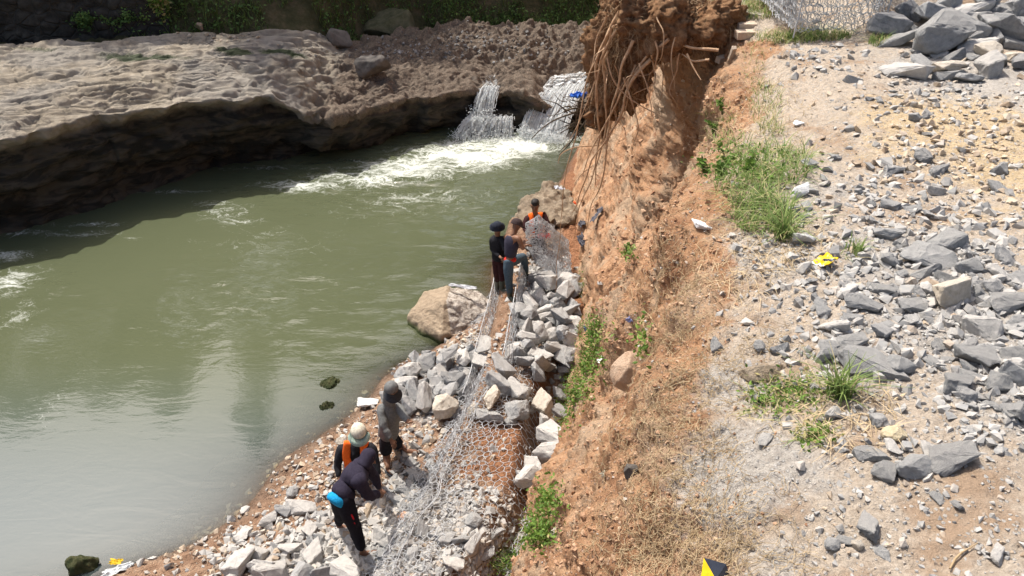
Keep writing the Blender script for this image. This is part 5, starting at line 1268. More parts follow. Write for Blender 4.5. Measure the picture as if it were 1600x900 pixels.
Pg, Sg, Tg = pix_scatter(BANK, 2400, [(960, 600, 110, 300, 5, 2, 9, .4, .25), (1060, 500, 110, 300, 4, 2, 9, .6, .25), (1030, 820, 160, 120, 4, 2, 9, .5, .25), (1000, 330, 110, 140, 3, 2, 9, .4, .25), (1110, 180, 60, 120, 2, 2, 9, .6, .2), (900, 850, 90, 80, 2, 3, 10, .5, .2)], 75)
g_ = gravel('soil_clods', Pg, Sg, Tg, 9, 'crumbs and clods of reddish clay lying over the cliff face'); s = NT('clay_clods'); s.fin(s.cramp(s.attr('tint'), [(0.0, (0.29, 0.16, 0.095)), (0.5, (0.41, 0.255, 0.16)), (1.0, (0.50, 0.36, 0.25))]), .95, s.bump(s.noise(60, 5, .7), .8, .01), .1); g_.data.materials[0] = s.m
# ------------------------------------------------------------------ plants on the bank
def bank_pts(bvh, cx, cy, rx, ry, n, seed, zmin=.15):
    rr = np.random.default_rng(seed); out = []
    while len(out) < n:
        a = rr.uniform(0, 6.28); q = math.sqrt(rr.random()); h = shoot(bvh, cx + rx * q * math.cos(a), cy + ry * q * math.sin(a))
        if h[0] is not None: out.append(np.array(h[0]) - [0, 0, .01])
        else: n -= 1
    return np.array(out)
def patch(reg, n, L, mat, seed, label, lean=.7, width=.006, tint=(.5, .28), name='grass', bvh=None):
    P = np.concatenate([bank_pts(bvh or BANK, cx, cy, rx, ry, max(1, int(n * w)), seed + i) for i, (cx, cy, rx, ry, w) in enumerate(reg)])
    o = link(name, grass_mesh(name, P, L, M[mat], seed, lean, width, tint)); tag(o, label, 'grass', kind='stuff')
patch([(1212, 262, 58, 34, .5), (1170, 290, 55, 35, .3), (1188, 335, 46, 32, .45), (1222, 352, 22, 28, .2), (1150, 240, 30, 25, .12)], 820, .13, 'grass', 61, 'bright green grass growing thick at the cliff edge', 1.1, .006, (.55, .32))
patch([(1195, 165, 26, 36, .5), (1125, 190, 24, 40, .4), (1205, 205, 20, 12, .2), (1180, 100, 18, 50, .2)], 420, .09, 'grass', 62, 'sparse yellow-green grass along the cliff edge above the thick patch', .9, .005, (.8, .25))
patch([(1100, 8, 110, 10, .6), (1170, 22, 50, 10, .3), (1280, 58, 50, 7, .4), (1372, 66, 16, 8, .1), (1230, 62, 50, 8, .25), (1130, 40, 20, 14, .2)], 1400, .12, 'grass', 63, 'low grass at the top of the bank around the broken slab', .9, .006, (.7, .3))
patch([(1235, 620, 70, 30, .5), (1270, 680, 34, 18, .2), (1200, 640, 30, 24, .15), (1330, 392, 18, 18, .1)], 420, .05, 'grass', 64, 'thin weedy grass among the small stones', 1.3, .004, (.8, .3))
patch([(905, 440, 14, 30, .3), (925, 300, 12, 30, .3), (1010, 480, 30, 60, .15)], 260, .14, 'straw', 66, 'dry yellow grass hanging on the cliff face', .9, .006, (.5, .3), 'dry_grass')
patch([(1240, 395, 70, 40, .3), (1330, 650, 80, 60, .2), (1180, 250, 90, 60, .5), (1150, 420, 60, 60, .2), (1210, 180, 60, 60, .3)], 900, .07, 'straw', 67, 'dry grass litter around the green patches', 1.4, .004, (.6, .3), 'dry_grass')
# single tufts
for i, (px, py, n, L, lab) in enumerate([(1312, 618, 110, .16, 'single bright green grass tuft standing on bare dust among grey stones'), (1222, 375, 70, .22, 'long-bladed grass tuft drooping at the near end of the thick grass patch'), (1340, 395, 26, .10, 'tiny grass tuft beside the yellow wrapper'), (818, 392 + 470, 0, 0, '')]):
    if not n: continue
    h = shoot(BANK, px, py)[0]; rr = np.random.default_rng(i); P = rr.normal(size=(n, 3)) * [.018, .018, 0]
    o = link('grass_tuft', grass_mesh('grass_tuft', P, L, M['grass'], 80 + i, .8, .006, (.55, .25)), None, h[:]); tag(o, lab, 'grass tuft')
# broadleaf weeds
def weeds(bvh, spots, label_fn, seed, leaf=.03, n=60, R=(.10, .10, .10), group=None, mat='weed', tint=(.4, .25)):
    for i, (px, py, sc, lab) in enumerate(spots):
        h = shoot(bvh, px, py)
        if h[0] is None: continue
        p = np.array(h[0]); shrub('weed', p - [0, 0, .01], tuple(q * sc for q in R), int(n * sc ** 1.2), leaf, M[mat], lab, 'weed', seed + i, max(3, int(5 * sc)), group, tint, .55)
weeds(BANK, [(1135, 262, 1.0, 'broad-leaved weed at the cliff edge left of the thick grass'), (1100, 270, .8, 'small broad-leaved weed leaning out over the cliff, left of its bigger twin'), (1165, 268, .9, 'broad-leaved weed half hidden in the thick grass'), (1130, 170, .8, 'yellow-green weed on the cliff slope below the root mass'), (1135, 45, 1.2, 'leafy green weed beside the broken slab at the top'), (1115, 205, .7, 'small yellow-green weed low on the cliff slope'), (1128, 275, .6, 'small weed between the two broad-leaved weeds'),
             (980, 392, .8, 'small green weed clinging to the middle of the cliff face')], None, 300, .02, 90, (.09, .09, .09), 'weeds along the cliff edge')
def ivy(bvh, regs, n, leaf, name, label, seed, mat='weed', lift=.04, tint=(.5, .28)):
    rr = np.random.default_rng(seed); w = np.array([g[4] for g in regs], float); w /= w.sum(); C = []
    for k in rr.choice(len(regs), n, p=w):
        cx, cy, rx, ry, _ = regs[k]; h = shoot(bvh, cx + rr.normal() * rx * .5, cy + rr.normal() * ry * .5)
        if h[0] is None: continue
        C.append(np.array(h[0]) + np.array(h[1]) * lift * rr.random() * 2 + rr.normal(size=3) * .012)
    C = np.array(C); V, F = leaf_arrays(C, leaf, seed, asp=.5)
    o = link(name, npmesh(name, V, F, False, dict(tint=np.clip(rr.normal(tint[0], tint[1], len(C)), 0, 1).repeat(4)), [M[mat]])); tag(o, label, 'creeper', kind='stuff')
ivy(BANK, [(925, 520, 26, 34, 3), (922, 560, 24, 40, 3), (900, 600, 26, 34, 3), (888, 640, 16, 30, 1.5), (906, 445, 10, 24, .8), (862, 785, 22, 34, 2), (845, 830, 26, 30, 2), (1010, 530, 12, 30, .4), (985, 395, 16, 12, .4)], 4200, .016, 'creeper', 'green creeper spreading up the foot of the clay cliff', 401)
ivy(SHORE, [(880, 640, 16, 40, 2), (850, 800, 26, 40, 2), (800, 880, 44, 22, 2.5), (835, 850, 24, 24, 2)], 2000, .016, 'creeper', 'green creeper in the gap between the terrace and the cliff', 402, lift=.10)
ivy(BANK, [(1240, 615, 70, 30, 3), (1275, 685, 30, 14, 1), (1195, 630, 30, 20, 1)], 700, .010, 'creeper', 'small creeping weed on the dust beside the single grass tuft', 403, lift=.012, tint=(.6, .35))
ivy(BANK, [(1170, 275, 70, 30, 3), (1140, 245, 40, 24, 1)], 500, .013, 'creeper', 'small leaves mixed into the thick grass', 404, lift=.05, tint=(.5, .3))
patch([(800, 878, 40, 20, .5), (836, 850, 20, 26, .4), (880, 640, 10, 30, .2)], 700, .16, 'grass', 68, 'green grass growing beside the end of the near gabion', .9, .008, (.6, .3), bvh=SHORE)

# ------------------------------------------------------------------ rubbish and small things
def mat_col(name, c, rough=.6): return mat_simple(name, c, tuple(x * .8 for x in c), 30, rough, .2, .3)
def scrap(name, bvh, px, py, w, h, colr, label, cat, seed, crump=.25, rz=0.0, lift=.0, at_=None, mats=None, split=None, up=.12):
    p = np.array(shoot(bvh, px, py)[0]) if at_ is None else np.array(at_); n = 22
    u, v = np.meshgrid(np.linspace(-.5, .5, n), np.linspace(-.5, .5, n)); W_ = wsize(p, w); H_ = wsize(p, h)
    edge = 1 + .3 * pn(V3(u * 3, v * 3, seed + 0 * u)); x = u * W_ * edge; y = v * H_ * edge
    z = (ridge(V3(u * 2.2, v * 2.2, seed + .5 + 0 * u), 2) * crump * .5 + pn(V3(u * 5, v * 5, seed + 3. + 0 * u)) * crump) * min(W_, H_) + up * min(W_, H_) + crump * min(W_, H_) * .5
    ca, sa = math.cos(rz), math.sin(rz); P = np.stack([x * ca - y * sa, x * sa + y * ca, z], -1).reshape(-1, 3)
    nz = shoot(bvh, px, py)[1] if bvh is not None else Vector((0, 0, 1)); R = np.array(Vector((0, 0, 1)).rotation_difference(nz if nz is not None else Vector((0, 0, 1))).to_matrix())
    P = P @ R.T
    F = grid_faces(n, n); fm = None; ml = mats or [mat_col(name + '_material', colr)]
    if split is not None: fm = [split(u.ravel()[f[0]], v.ravel()[f[0]]) for f in F]
    o = link(name, npmesh(name, P, F, True, None, ml, fm), None, p + [0, 0, lift]); md = o.modifiers.new('thick', 'SOLIDIFY'); md.thickness = .0012; tag(o, label, cat); return o
YEL = (.75, .50, .01); NAV = (.03, .035, .05)
my, mk = mat_col('yellow_plastic', YEL, .35), mat_col('dark_plastic', NAV, .4)
scrap('wrapper', BANK, 1289, 416, 36, 26, YEL, 'crumpled yellow plastic wrapper with a dark band lying among grey stones', 'wrapper', 1, .13, .5, .004, mats=[my, mk, mat_col('white_plastic', (.7, .7, .66), .4)], split=lambda u, v: 1 if -.12 < u + v * .5 < .10 and v < .2 else (2 if u < -.42 else 0), up=.25)
# folded yellow and black bag corner at the bottom edge
p = np.array(shoot(BANK, 1116, 897)[0])
def q3(px, py, dz): return np.array(at(px, py, p[2] + dz)) - p
A_, B_, C_, D_, E_ = q3(1099, 874, .05), q3(1093, 915, 0.0), q3(1118, 908, .035), q3(1134, 884, .03), q3(1142, 912, .0)
V = np.array([A_, B_, C_, D_, E_, q3(1120, 925, -.01)]); me = npmesh('folded_bag', V, [np.array([[0, 1, 2], [0, 2, 3], [2, 4, 3], [1, 5, 2], [2, 5, 4]])], False, None, [my, mk], [0, 1, 1, 0, 1])
o = link('folded_bag', me, None, p + [0, 0, .008]); md = o.modifiers.new('thick', 'SOLIDIFY'); md.thickness = .0015; tag(o, 'stiff folded bag, yellow on one side and black on the other, at the bottom edge', 'bag')
scrap('plastic_scrap', BANK, 943, 562, 18, 10, (.75, .75, .72), 'small white plastic scrap on the cliff beside the creeper', 'litter', 3, .3)
scrap('plastic_scrap', BANK, 985, 498, 14, 9, (.30, .34, .62), 'small blue-violet plastic scrap stuck in the cliff face', 'litter', 4, .3)
scrap('plastic_scrap', BANK, 917, 512, 9, 8, (.22, .26, .55), 'tiny blue scrap in the green creeper', 'litter', 5, .3)
scrap('plastic_scrap', BANK, 900, 323, 12, 16, (.75, .12, .03), 'orange-red plastic scrap at the top of the cliff foot', 'litter', 6, .3)
scrap('rag', BANK, 913, 352, 12, 34, (.06, .06, .075), 'long dark rag half buried in the clay, left of the slanted one', 'rag', 7, .4, .2)
scrap('rag', BANK, 936, 338, 30, 10, (.10, .10, .12), 'slanted grey-black rag half buried in the clay', 'rag', 8, .4, .7)
scrap('rag', BANK, 912, 378, 10, 26, (.05, .05, .065), 'short dark rag below the long one in the clay', 'rag', 9, .4, .1)
scrap('rag', BANK, 945, 740, 18, 8, (.6, .55, .42), 'pale yellowish scrap in the near cliff face', 'litter', 10, .3, .1)
scrap('plastic_scrap', BANK, 868, 830, 20, 9, (.55, .5, .42), 'flat pale splinter lying on the smooth clay slope', 'litter', 12, .2, .3)
scrap('plastic_scrap', None, 0, 0, 18, 10, (.62, .42, .02), 'yellow plastic scrap at the water edge lower left', 'litter', 13, .3, at_=at(182, 880, .06))
scrap('plastic_scrap', None, 0, 0, 46, 14, (.6, .62, .62), 'crumpled white plastic sheet at the water edge beside the black mossy rock', 'litter', 14, .3, .5, at_=at(185, 893, .06))
scrap('plastic_bag', None, 0, 0, 28, 14, (.02, .12, .5), 'bright blue plastic bag caught in the dead branches beside the fall', 'bag', 15, .5, .6, at_=atY(905, 156, 8.0))
scrap('rag', None, 0, 0, 16, 8, (.55, .56, .6), 'grey-white cloth scrap lying on the rough tan boulder', 'rag', 16, .4, -.5, at_=atY(874, 297, 15.2))
scrap('rag', None, 0, 0, 18, 12, (.75, .03, .02), 'bright red cloth caught behind the wire mesh panel', 'rag', 17, .4, .2, at_=atY(850, 374, 12.35))
scrap('rag', None, 0, 0, 46, 9, (.42, .42, .44), 'grey cloth strip draped over the top of the split boulder', 'rag', 18, .25, -.25, at_=atY(722, 450, 12.2))
# bricks and broken slab at the top of the slope
M['brick'] = mat_stone('weathered_brick', (.42, .33, .25), (.52, .43, .34), (.58, .5, .42), 6, .4)
def brick(px, py, L, W_, H_, rz, tilt, lab, name='brick', mat='brick'):
    h = shoot(BANK, px, py)[0]; V, F = hull_mesh(np.array([(a, b, c) for a in (-.5, .5) for b in (-.5, .5) for c in (-.5, .5)]) * [L, W_, H_] * (1), 2, .004, px, 0, .006, 8)
    o = link(name, npmesh(name, V, F, False, None, [M[mat]]), None, (h.x, h.y, h.z + H_ * .35)); o.rotation_euler = (tilt, 0, rz); tag(o, lab, name.replace('_', ' '))
brick(1163, 58, .17, .10, .07, .1, .05, 'pale brick lying flat beside the leafy weed at the top', 'brick')
brick(1166, 44, .17, .10, .06, .0, .05, 'pale brick lying behind the other flat one at the top', 'brick')
brick(1143, 92, .04, .04, .14, .1, .5, 'small upright stub of pale brick on the cliff lip', 'brick')
brick(1127, 96, .11, .06, .06, .6, .2, 'short broken brick below the stub on the cliff lip', 'brick')
M['concrete'] = mat_stone('dusty_concrete', (.42, .38, .33), (.50, .46, .40), (.55, .5, .45), 4, .3)
brick(1140, 24, .75, .16, .06, -.35, .05, 'long thin broken concrete slab in the grass at the top of the cliff', 'concrete_slab', 'concrete')
q = np.array(shoot(BANK, 1500, 872)[0]); acc = Acc(); Q = np.array([shoot(BANK, a, b)[0][:] for a, b in ((1482, 893), (1490, 878), (1500, 868), (1514, 860), (1526, 852))]) - q + [0, 0, .012]
V, F = tube(Q, np.array([.003, .0035, .003, .002, .001]), 5); tag(link('twig', npmesh('twig', V, F, True, None, [M['straw']]), None, q), 'thin curved dry twig on the dust at the lower right', 'twig')
# ------------------------------------------------------------------ people
def skin_mesh(name, chains, mat, sub=2, noise=0.0, nf=14.0, root=0):
    """chains: list of lists of (point, radius); points that coincide are joined"""
    verts, rad, edges, idx = [], [], [], {}
    def vid(p, r):
        k = tuple(round(float(c), 4) for c in p)
        if k not in idx: idx[k] = len(verts); verts.append(k); rad.append(r)
        return idx[k]
    for ch in chains:
        ids = [vid(p, r) for p, r in ch]
        edges += [(a, b) for a, b in zip(ids, ids[1:]) if a != b and (a, b) not in edges and (b, a) not in edges]
    me = bpy.data.meshes.new(name); me.from_pydata(verts, edges, []); o = bpy.data.objects.new(name, me); col.objects.link(o)
    m = o.modifiers.new('s', 'SKIN'); m.use_smooth_shade = True; m.branch_smoothing = .3
    # every island needs a root
    par = list(range(len(verts)))
    def find(a):
        while par[a] != a: a = par[a]
        return a
    for a, b in edges: par[find(a)] = find(b)
    seen = set()
    for i, sv in enumerate(me.skin_vertices[0].data):
        r_ = rad[i]; sv.radius = (r_, r_) if np.isscalar(r_) else r_
        f = find(i); sv.use_root = f not in seen; seen.add(f)
    o.modifiers.new('d', 'SUBSURF').levels = sub
    dg = bpy.context.evaluated_depsgraph_get(); dg.update(); new = bpy.data.meshes.new_from_object(o.evaluated_get(dg))
    bpy.data.objects.remove(o); new.name = name; new.materials.clear(); new.materials.append(mat)
    if noise:
        n = len(new.vertices); V = np.empty(n * 3, np.float32); new.vertices.foreach_get('co', V); V = V.reshape(-1, 3).astype(float); N_ = np.empty(n * 3, np.float32); new.vertices.foreach_get('normal', N_); N_ = N_.reshape(-1, 3)
        V += N_ * ((fbm(V * nf * [1, 1, .7], 3) * .6 + ridge(V * nf * .8, 2) * .25) * noise)[:, None]; new.vertices.foreach_set('co', V.astype(np.float32).ravel()); new.update()
    return new
M['skin'] = mat_simple('brown_skin', (0.22, 0.115, 0.07), (0.17, 0.085, 0.05), 12, .55, .1, .3)
M['hair'] = mat_simple('black_hair', (0.012, 0.01, 0.01), (0.02, 0.018, 0.016), 60, .6, .5, .3)
def cloth(name, c, c2=None): return mat_simple(name, c, c2, 40, .9, .3, .1)
def lerp(a, b, t): return np.array(a) * (1 - t) + np.array(b) * t
def hand(wrist, elbow, side, curl=.5, pd=None):
    """palm and five fingers as separate short chains rooted inside the palm"""
    f = np.array(wrist) - np.array(elbow); f /= np.linalg.norm(f)
    s_ = np.cross(f, [0, 0, 1.]) if pd is None else np.array(pd, float); s_ = s_ - f * s_.dot(f); s_ /= np.linalg.norm(s_) + 1e-9; dn = np.cross(f, s_) * side
    w = np.array(wrist); ch = [[(w, .024), (w + f * .045, (.036, .02)), (w + f * .085, (.034, .017))]]
    for k, (o_, L) in enumerate(((-.03, .062), (-.01, .074), (.01, .07), (.03, .055))):
        b = w + f * .07 + s_ * o_; d = f; pts = [(b, .0095)]
        for q in range(3):
            ang = curl * (q + .6) * .6; dd = f * math.cos(ang) + dn * math.sin(ang); b = b + dd * L * (.44, .32, .26)[q]; pts.append((b, (.0092, .0085, .007)[q]))
        ch.append(pts)
    b = w + f * .025 - s_ * .022 * side; t = f * .6 - s_ * .7 * side + dn * .3; t /= np.linalg.norm(t)
    ch.append([(b, .011), (b + t * .035, .0105), (b + t * .03 + (t * .5 + f * .7) * .032, .009)])
    return ch
def figure(J, label, face, parts, stand=.0):
    """J: joints in world; face: forward direction of the head; parts(J, add)"""
    J = {k: np.array(v, float) for k, v in J.items()}
    f = np.array(face, float); f /= np.linalg.norm(f); up = J['head'] - J['neck']; up /= np.linalg.norm(up); rt_ = np.cross(f, up); rt_ /= np.linalg.norm(rt_); f = np.cross(up, rt_)
    H = J['head']
    ch = []
    spine = [(J['pelvis'], .080), (lerp(J['pelvis'], J['chest'], .5), .066), (J['chest'], .10), (lerp(J['chest'], J['neck'], .72), .066), (J['neck'], .052), (H - up * .065 + f * .005, (.062, .068)), (H + up * .01, (.075, .09)), (H + up * .065 - f * .005, (.062, .075)), (H + up * .095, .035)]
    ch.append(spine)
    ch.append([(H + up * .01, (.075, .09)), (H + f * .082 + up * .0, .016), (H + f * .108 - up * .012, .010)])
    for sgn in (-1, 1): ch.append([(H + up * .01, (.075, .09)), (H + rt_ * .078 * sgn, .014), (H + rt_ * .088 * sgn + up * .012, .010)])
    for sd in 'LR':
        sh, el, ha = J['sh' + sd], J['el' + sd], J['ha' + sd]
        ch.append([(J['chest'], .10), (lerp(J['chest'], sh, .6) + [0, 0, .02], .062), (sh, .054), (lerp(sh, el, .45), .047), (el, .038), (lerp(el, ha, .35), .037), (ha, .024)])
        hp, kn, an = J['hip' + sd], J['kn' + sd], J['an' + sd]; toe = J.get('toe' + sd)
        ch.append([(J['pelvis'], .080), (hp, .074), (lerp(hp, kn, .35), .075), (kn, .055), (lerp(kn, an, .3), .057), (lerp(kn, an, .75), .040), (an, .034)])
        td = (toe - an) if toe is not None else f * .1; td = td * [1, 1, .0]; td = td / (np.linalg.norm(td) + 1e-6)
        ch.append([(an, .034), (an - [0, 0, .04] - td * .03, .034), (an - [0, 0, .058] + td * .07, (.038, .026)), (an - [0, 0, .066] + td * .15, (.040, .018)), (an - [0, 0, .068] + td * .19, (.026, .012))])
        J['td' + sd] = td
    for sd, s_ in (('L', 1), ('R', -1)): ch += hand(J['ha' + sd], J['el' + sd], s_, .55)
    base = (J['anL'] + J['anR']) / 2 - [0, 0, .07]
    sh_ = lambda c: [[(np.array(p) - base, r) for p, r in k] for k in c]
    body = link('person', skin_mesh('person', sh_(ch), M['skin']), None, base)
    body['label'] = label; body['category'] = 'worker'; body['group'] = 'workers on the riverbank'
    def add(name, chains, mat, sub=2, noise=.006, lab=None):
        o = link(name, skin_mesh(name, sh_(chains), mat, sub, noise), body)
        if lab: o['label'] = lab
        return o
    def addmesh(name, V, F, mat):
        return link(name, npmesh(name, np.asarray(V) - base, F, True, None, [mat]), body)
    parts(J, add, addmesh, dict(f=f, up=up, r=rt_, H=H))
    return body
def g_torso(J, k=1.0, low=None):
    pel = J['pelvis'] if low is None else low
    return [(pel, .146 * k), (lerp(pel, J['chest'], .25), .148 * k), (lerp(pel, J['chest'], .55), .148 * k), (J['chest'], .148 * k), (lerp(J['chest'], J['neck'], .7), .094 * k), (lerp(J['chest'], J['neck'], .95), .066 * k)]
def g_sleeve(J, sd, t=1.0, k=1.0):
    sh, el, ha = J['sh' + sd], J['el' + sd], J['ha' + sd]
    a = [(J['chest'], .142), (lerp(J['chest'], sh, .62) + [0, 0, .02], .10 * k), (sh, .080 * k), (lerp(sh, el, .45), .064 * k)]
    if t > .5: a += [(el, .054 * k), (lerp(el, ha, .5), .047 * k), (lerp(el, ha, .93), .037 * k)]
    else: a = a[:2] + [(sh, .068 * k)]
    return a
def g_leg(J, sd, t=1.0, k=1.0):
    hp, kn, an = J['hip' + sd], J['kn' + sd], J['an' + sd]
    a = [(lerp(J['pelvis'], J['chest'], .22), .118), (J['pelvis'], .128), (hp, .108 * k), (lerp(hp, kn, .4), .098 * k)]
    if t >= 1: a += [(kn, .072 * k), (lerp(kn, an, .4), .068 * k), (lerp(kn, an, .9), .056 * k)]
    else: a += [(lerp(hp, kn, t), .088 * k)]
    return a
def boots(J, add, mat, hgt=.45):
    for sd in 'LR':
        an, kn, td = J['an' + sd], J['kn' + sd], J['td' + sd]
        add('boot', [[(lerp(an, kn, hgt * 1.9), .068), (lerp(an, kn, .3), .058), (an - [0, 0, .01], .050), (an - [0, 0, .045] - td * .02, .047), (an - [0, 0, .058] + td * .09, (.050, .036)), (an - [0, 0, .064] + td * .19, (.044, .026))]], mat, 2, .003)
def sandals(J, addmesh, mat):
    for sd in 'LR':
        an, td = J['an' + sd], J['td' + sd]; c = an - [0, 0, .088] + td * .07; s_ = np.array([-td[1], td[0], 0]); V = []
        for z in (-.009, .009):
            for k in range(14): a = k / 14 * 6.283; V.append(c + td * math.cos(a) * .145 + s_ * math.sin(a) * .05 + [0, 0, z])
        V = np.array(V); F = np.array([[k, (k + 1) % 14, 14 + (k + 1) % 14, 14 + k] for k in range(14)]); T = np.array([[14, 14 + k, 15 + k] for k in range(1, 13)] + [[0, k + 1, k] for k in range(1, 13)])
        addmesh('sandal', V, [F, T], mat)
def cap_mesh(D, R=.105, brim=.09, drop_=.02, full=False, h=.95):
    """dome with a front peak (or an all-round brim)"""
    f, up, r, H = D['f'], D['up'], D['r'], D['H']; n, m = 24, 8; V = []; c = H + up * drop_
    for j in range(m + 1):
        t = j / m * math.pi / 2
        for i in range(n):
            a = i / n * 6.2832; V.append(c + (f * math.cos(a) * 1.1 + r * math.sin(a)) * R * math.cos(t) + up * R * h * math.sin(t))
    F = [[j * n + i, j * n + (i + 1) % n, (j + 1) * n + (i + 1) % n, (j + 1) * n + i] for j in range(m) for i in range(n)]
    b0 = len(V)
    for i in range(n):
        a = i / n * 6.2832; w = brim * (1 if full else max(0, math.cos(a)) ** .5 if math.cos(a) > 0 else 0) + .002
        V.append(c + (f * math.cos(a) * 1.1 + r * math.sin(a)) * (R + w) - up * (.018 + w * .25) * (1 + .4 * math.sin(3 * a) * full))
    F += [[b0 + i, b0 + (i + 1) % n, (i + 1) % n, i] for i in range(n)]
    for i in range(n): V.append(V[b0 + i] - up * .006)
    F += [[b0 + n + i, b0 + n + (i + 1) % n, b0 + (i + 1) % n, b0 + i] for i in range(n)]
    F += [[b0 + n + (i + 1) % n, b0 + n + i, i, (i + 1) % n] for i in range(n)]
    return np.array(V), np.array(F)
def hood(D, J, add, mat, k=1.0):
    H, up, f = D['H'], D['up'], D['f']
    add('hood', [[(lerp(J['chest'], J['neck'], .72) - f * .01, .105 * k), (J['neck'] - up * .0 - f * .02, .098 * k), (H - up * .05 - f * .030, .094 * k), (H + up * .02 - f * .022, .106 * k), (H + up * .075 - f * .020, .092 * k), (H + up * .115 - f * .02, .035)]], mat, 2, .006)
def pj(**k): return {a: (atY(*b) if len(b) == 3 and b[0] > 100 else np.array(b)) for a, b in k.items()}
def ank(bvh, px, py, yoff=0):
    h = shoot(bvh, px, py)[0]; return np.array([h.x, h.y, h.z + .10])

# 1. grey hooded worker standing and looking down
aL, aR = ank(SHORE, 607, 738), ank(SHORE, 634, 708)
J = pj(head=(612, 609, 7.72), neck=(609, 627, 7.86), chest=(608, 646, 7.92), pelvis=(607, 683, 8.0), shL=(594, 637, 7.90), elL=(600, 666, 7.72), haL=(611, 687, 7.62), shR=(624, 637, 7.92), elR=(631, 650, 7.75), haR=(638, 658, 7.55), hipL=(602, 690, 7.98), hipR=(614, 689, 8.03), knL=(604, 715, 7.92), knR=(624, 697, 8.15))
J['anL'], J['anR'] = aL, aR; J['toeL'] = aL + [.15, -.12, 0]; J['toeR'] = aR + [.2, -.02, 0]
M['grey_fleece'] = cloth('grey_hoodie', (0.165, 0.168, 0.165), (0.12, 0.123, 0.122)); M['black_shorts'] = cloth('black_shorts', (0.02, 0.021, 0.026))
M['cap_dark'] = cloth('dark_cap', (0.05, 0.055, 0.065))
def pts1(J, add, addmesh, D):
    add('hoodie', [g_torso(J, 1.02), g_sleeve(J, 'L'), g_sleeve(J, 'R')], M['grey_fleece'], 2, .020); hood(D, J, add, M['grey_fleece'])
    V, F = cap_mesh(D, .068, .10, .02); addmesh('cap', V, F, M['cap_dark'])
    add('shorts', [g_leg(J, 'L', .85, 1.02), g_leg(J, 'R', .85, 1.02)], M['black_shorts'], 2, .006); sandals(J, addmesh, M['cap_dark'])
figure(J, 'person in a grey hooded jacket and black shorts standing on the stony shore', (.35, -.75, -.55), pts1)

# 2. worker in an orange vest and pale cap, facing the camera and bending
J = pj(head=(560, 674, 7.30), neck=(558, 690, 7.46), chest=(556, 708, 7.58), pelvis=(556, 738, 7.80), shL=(533, 700, 7.50), elL=(527, 726, 7.42), haL=(530, 748, 7.28), shR=(580, 697, 7.50), elR=(588, 722, 7.38), haR=(591, 745, 7.24), hipL=(548, 744, 7.76), hipR=(564, 744, 7.76), knL=(546, 764, 7.52), knR=(569, 764, 7.50))
J['anL'], J['anR'] = ank(SHORE, 545, 790), ank(SHORE, 573, 788); J['toeL'] = J['anL'] + [0, -.2, 0]; J['toeR'] = J['anR'] + [.08, -.2, 0]
M['black_shirt'] = cloth('black_shirt', (0.022, 0.022, 0.026)); M['orange'] = cloth('orange_vest', (0.85, 0.16, 0.025), (0.72, 0.12, 0.02)); M['cream'] = cloth('cream_cap', (0.62, 0.58, 0.47)); M['green_peak'] = cloth('green_peak', (0.32, 0.42, 0.36)); M['silver'] = cloth('reflective_tape', (0.5, 0.52, 0.5))
def vest(J, add, k=1.0, shoulders=True):
    c = J['chest']; add('vest', [[(lerp(J['pelvis'], c, .12), (.172 * k, .138 * k)), (lerp(J['pelvis'], c, .55), (.16 * k, .13 * k)), (c, (.182 * k, .145 * k)), (lerp(c, J['neck'], .55), (.13 * k, .11 * k))], [(c, (.182 * k, .145 * k)), (lerp(c, J['shL'], .75) + [0, 0, .025], .082 * k)], [(c, (.182 * k, .145 * k)), (lerp(c, J['shR'], .75) + [0, 0, .025], .082 * k)]], M['orange'], 2, .006)
def pts2(J, add, addmesh, D):
    add('shirt', [g_torso(J), g_sleeve(J, 'L'), g_sleeve(J, 'R')], M['black_shirt'], 2, .015)
    # vest panels over each shoulder, open in front
    for sd, s_ in (('L', -1), ('R', 1)):
        sh = J['sh' + sd]; c = J['chest']; n_ = J['neck']; fr = np.array([.0, -.11, -.02]); bk = np.array([0, .12, .0])
        a = lerp(n_, sh, .52) + [0, 0, .045]
        add('vest_panel', [[(lerp(J['pelvis'], c, .25) + [s_ * .09, -.10, 0], (.045, .02)), (lerp(c, sh, .52) + fr + [0, 0, -.10], (.055, .024)), (lerp(c, sh, .6) + fr * .95, (.058, .028)), (a, (.07, .03)), (lerp(c, sh, .55) + bk, (.07, .03)), (lerp(J['pelvis'], c, .3) + [s_ * .07, .13, 0], (.08, .03))]], M['orange'], 2, .003)
    V, F = cap_mesh(D, .102, .08, .02); addmesh('cap', V, F[:24 * 8], M['cream']); addmesh('cap_peak', V, F[24 * 8:], M['green_peak'])
    add('trousers', [g_leg(J, 'L'), g_leg(J, 'R')], M['black_shorts'], 2, .006)
figure(J, 'person in an orange vest over black sleeves and a cream cap, bending towards the stones', (.12, -.62, -.75), pts2)

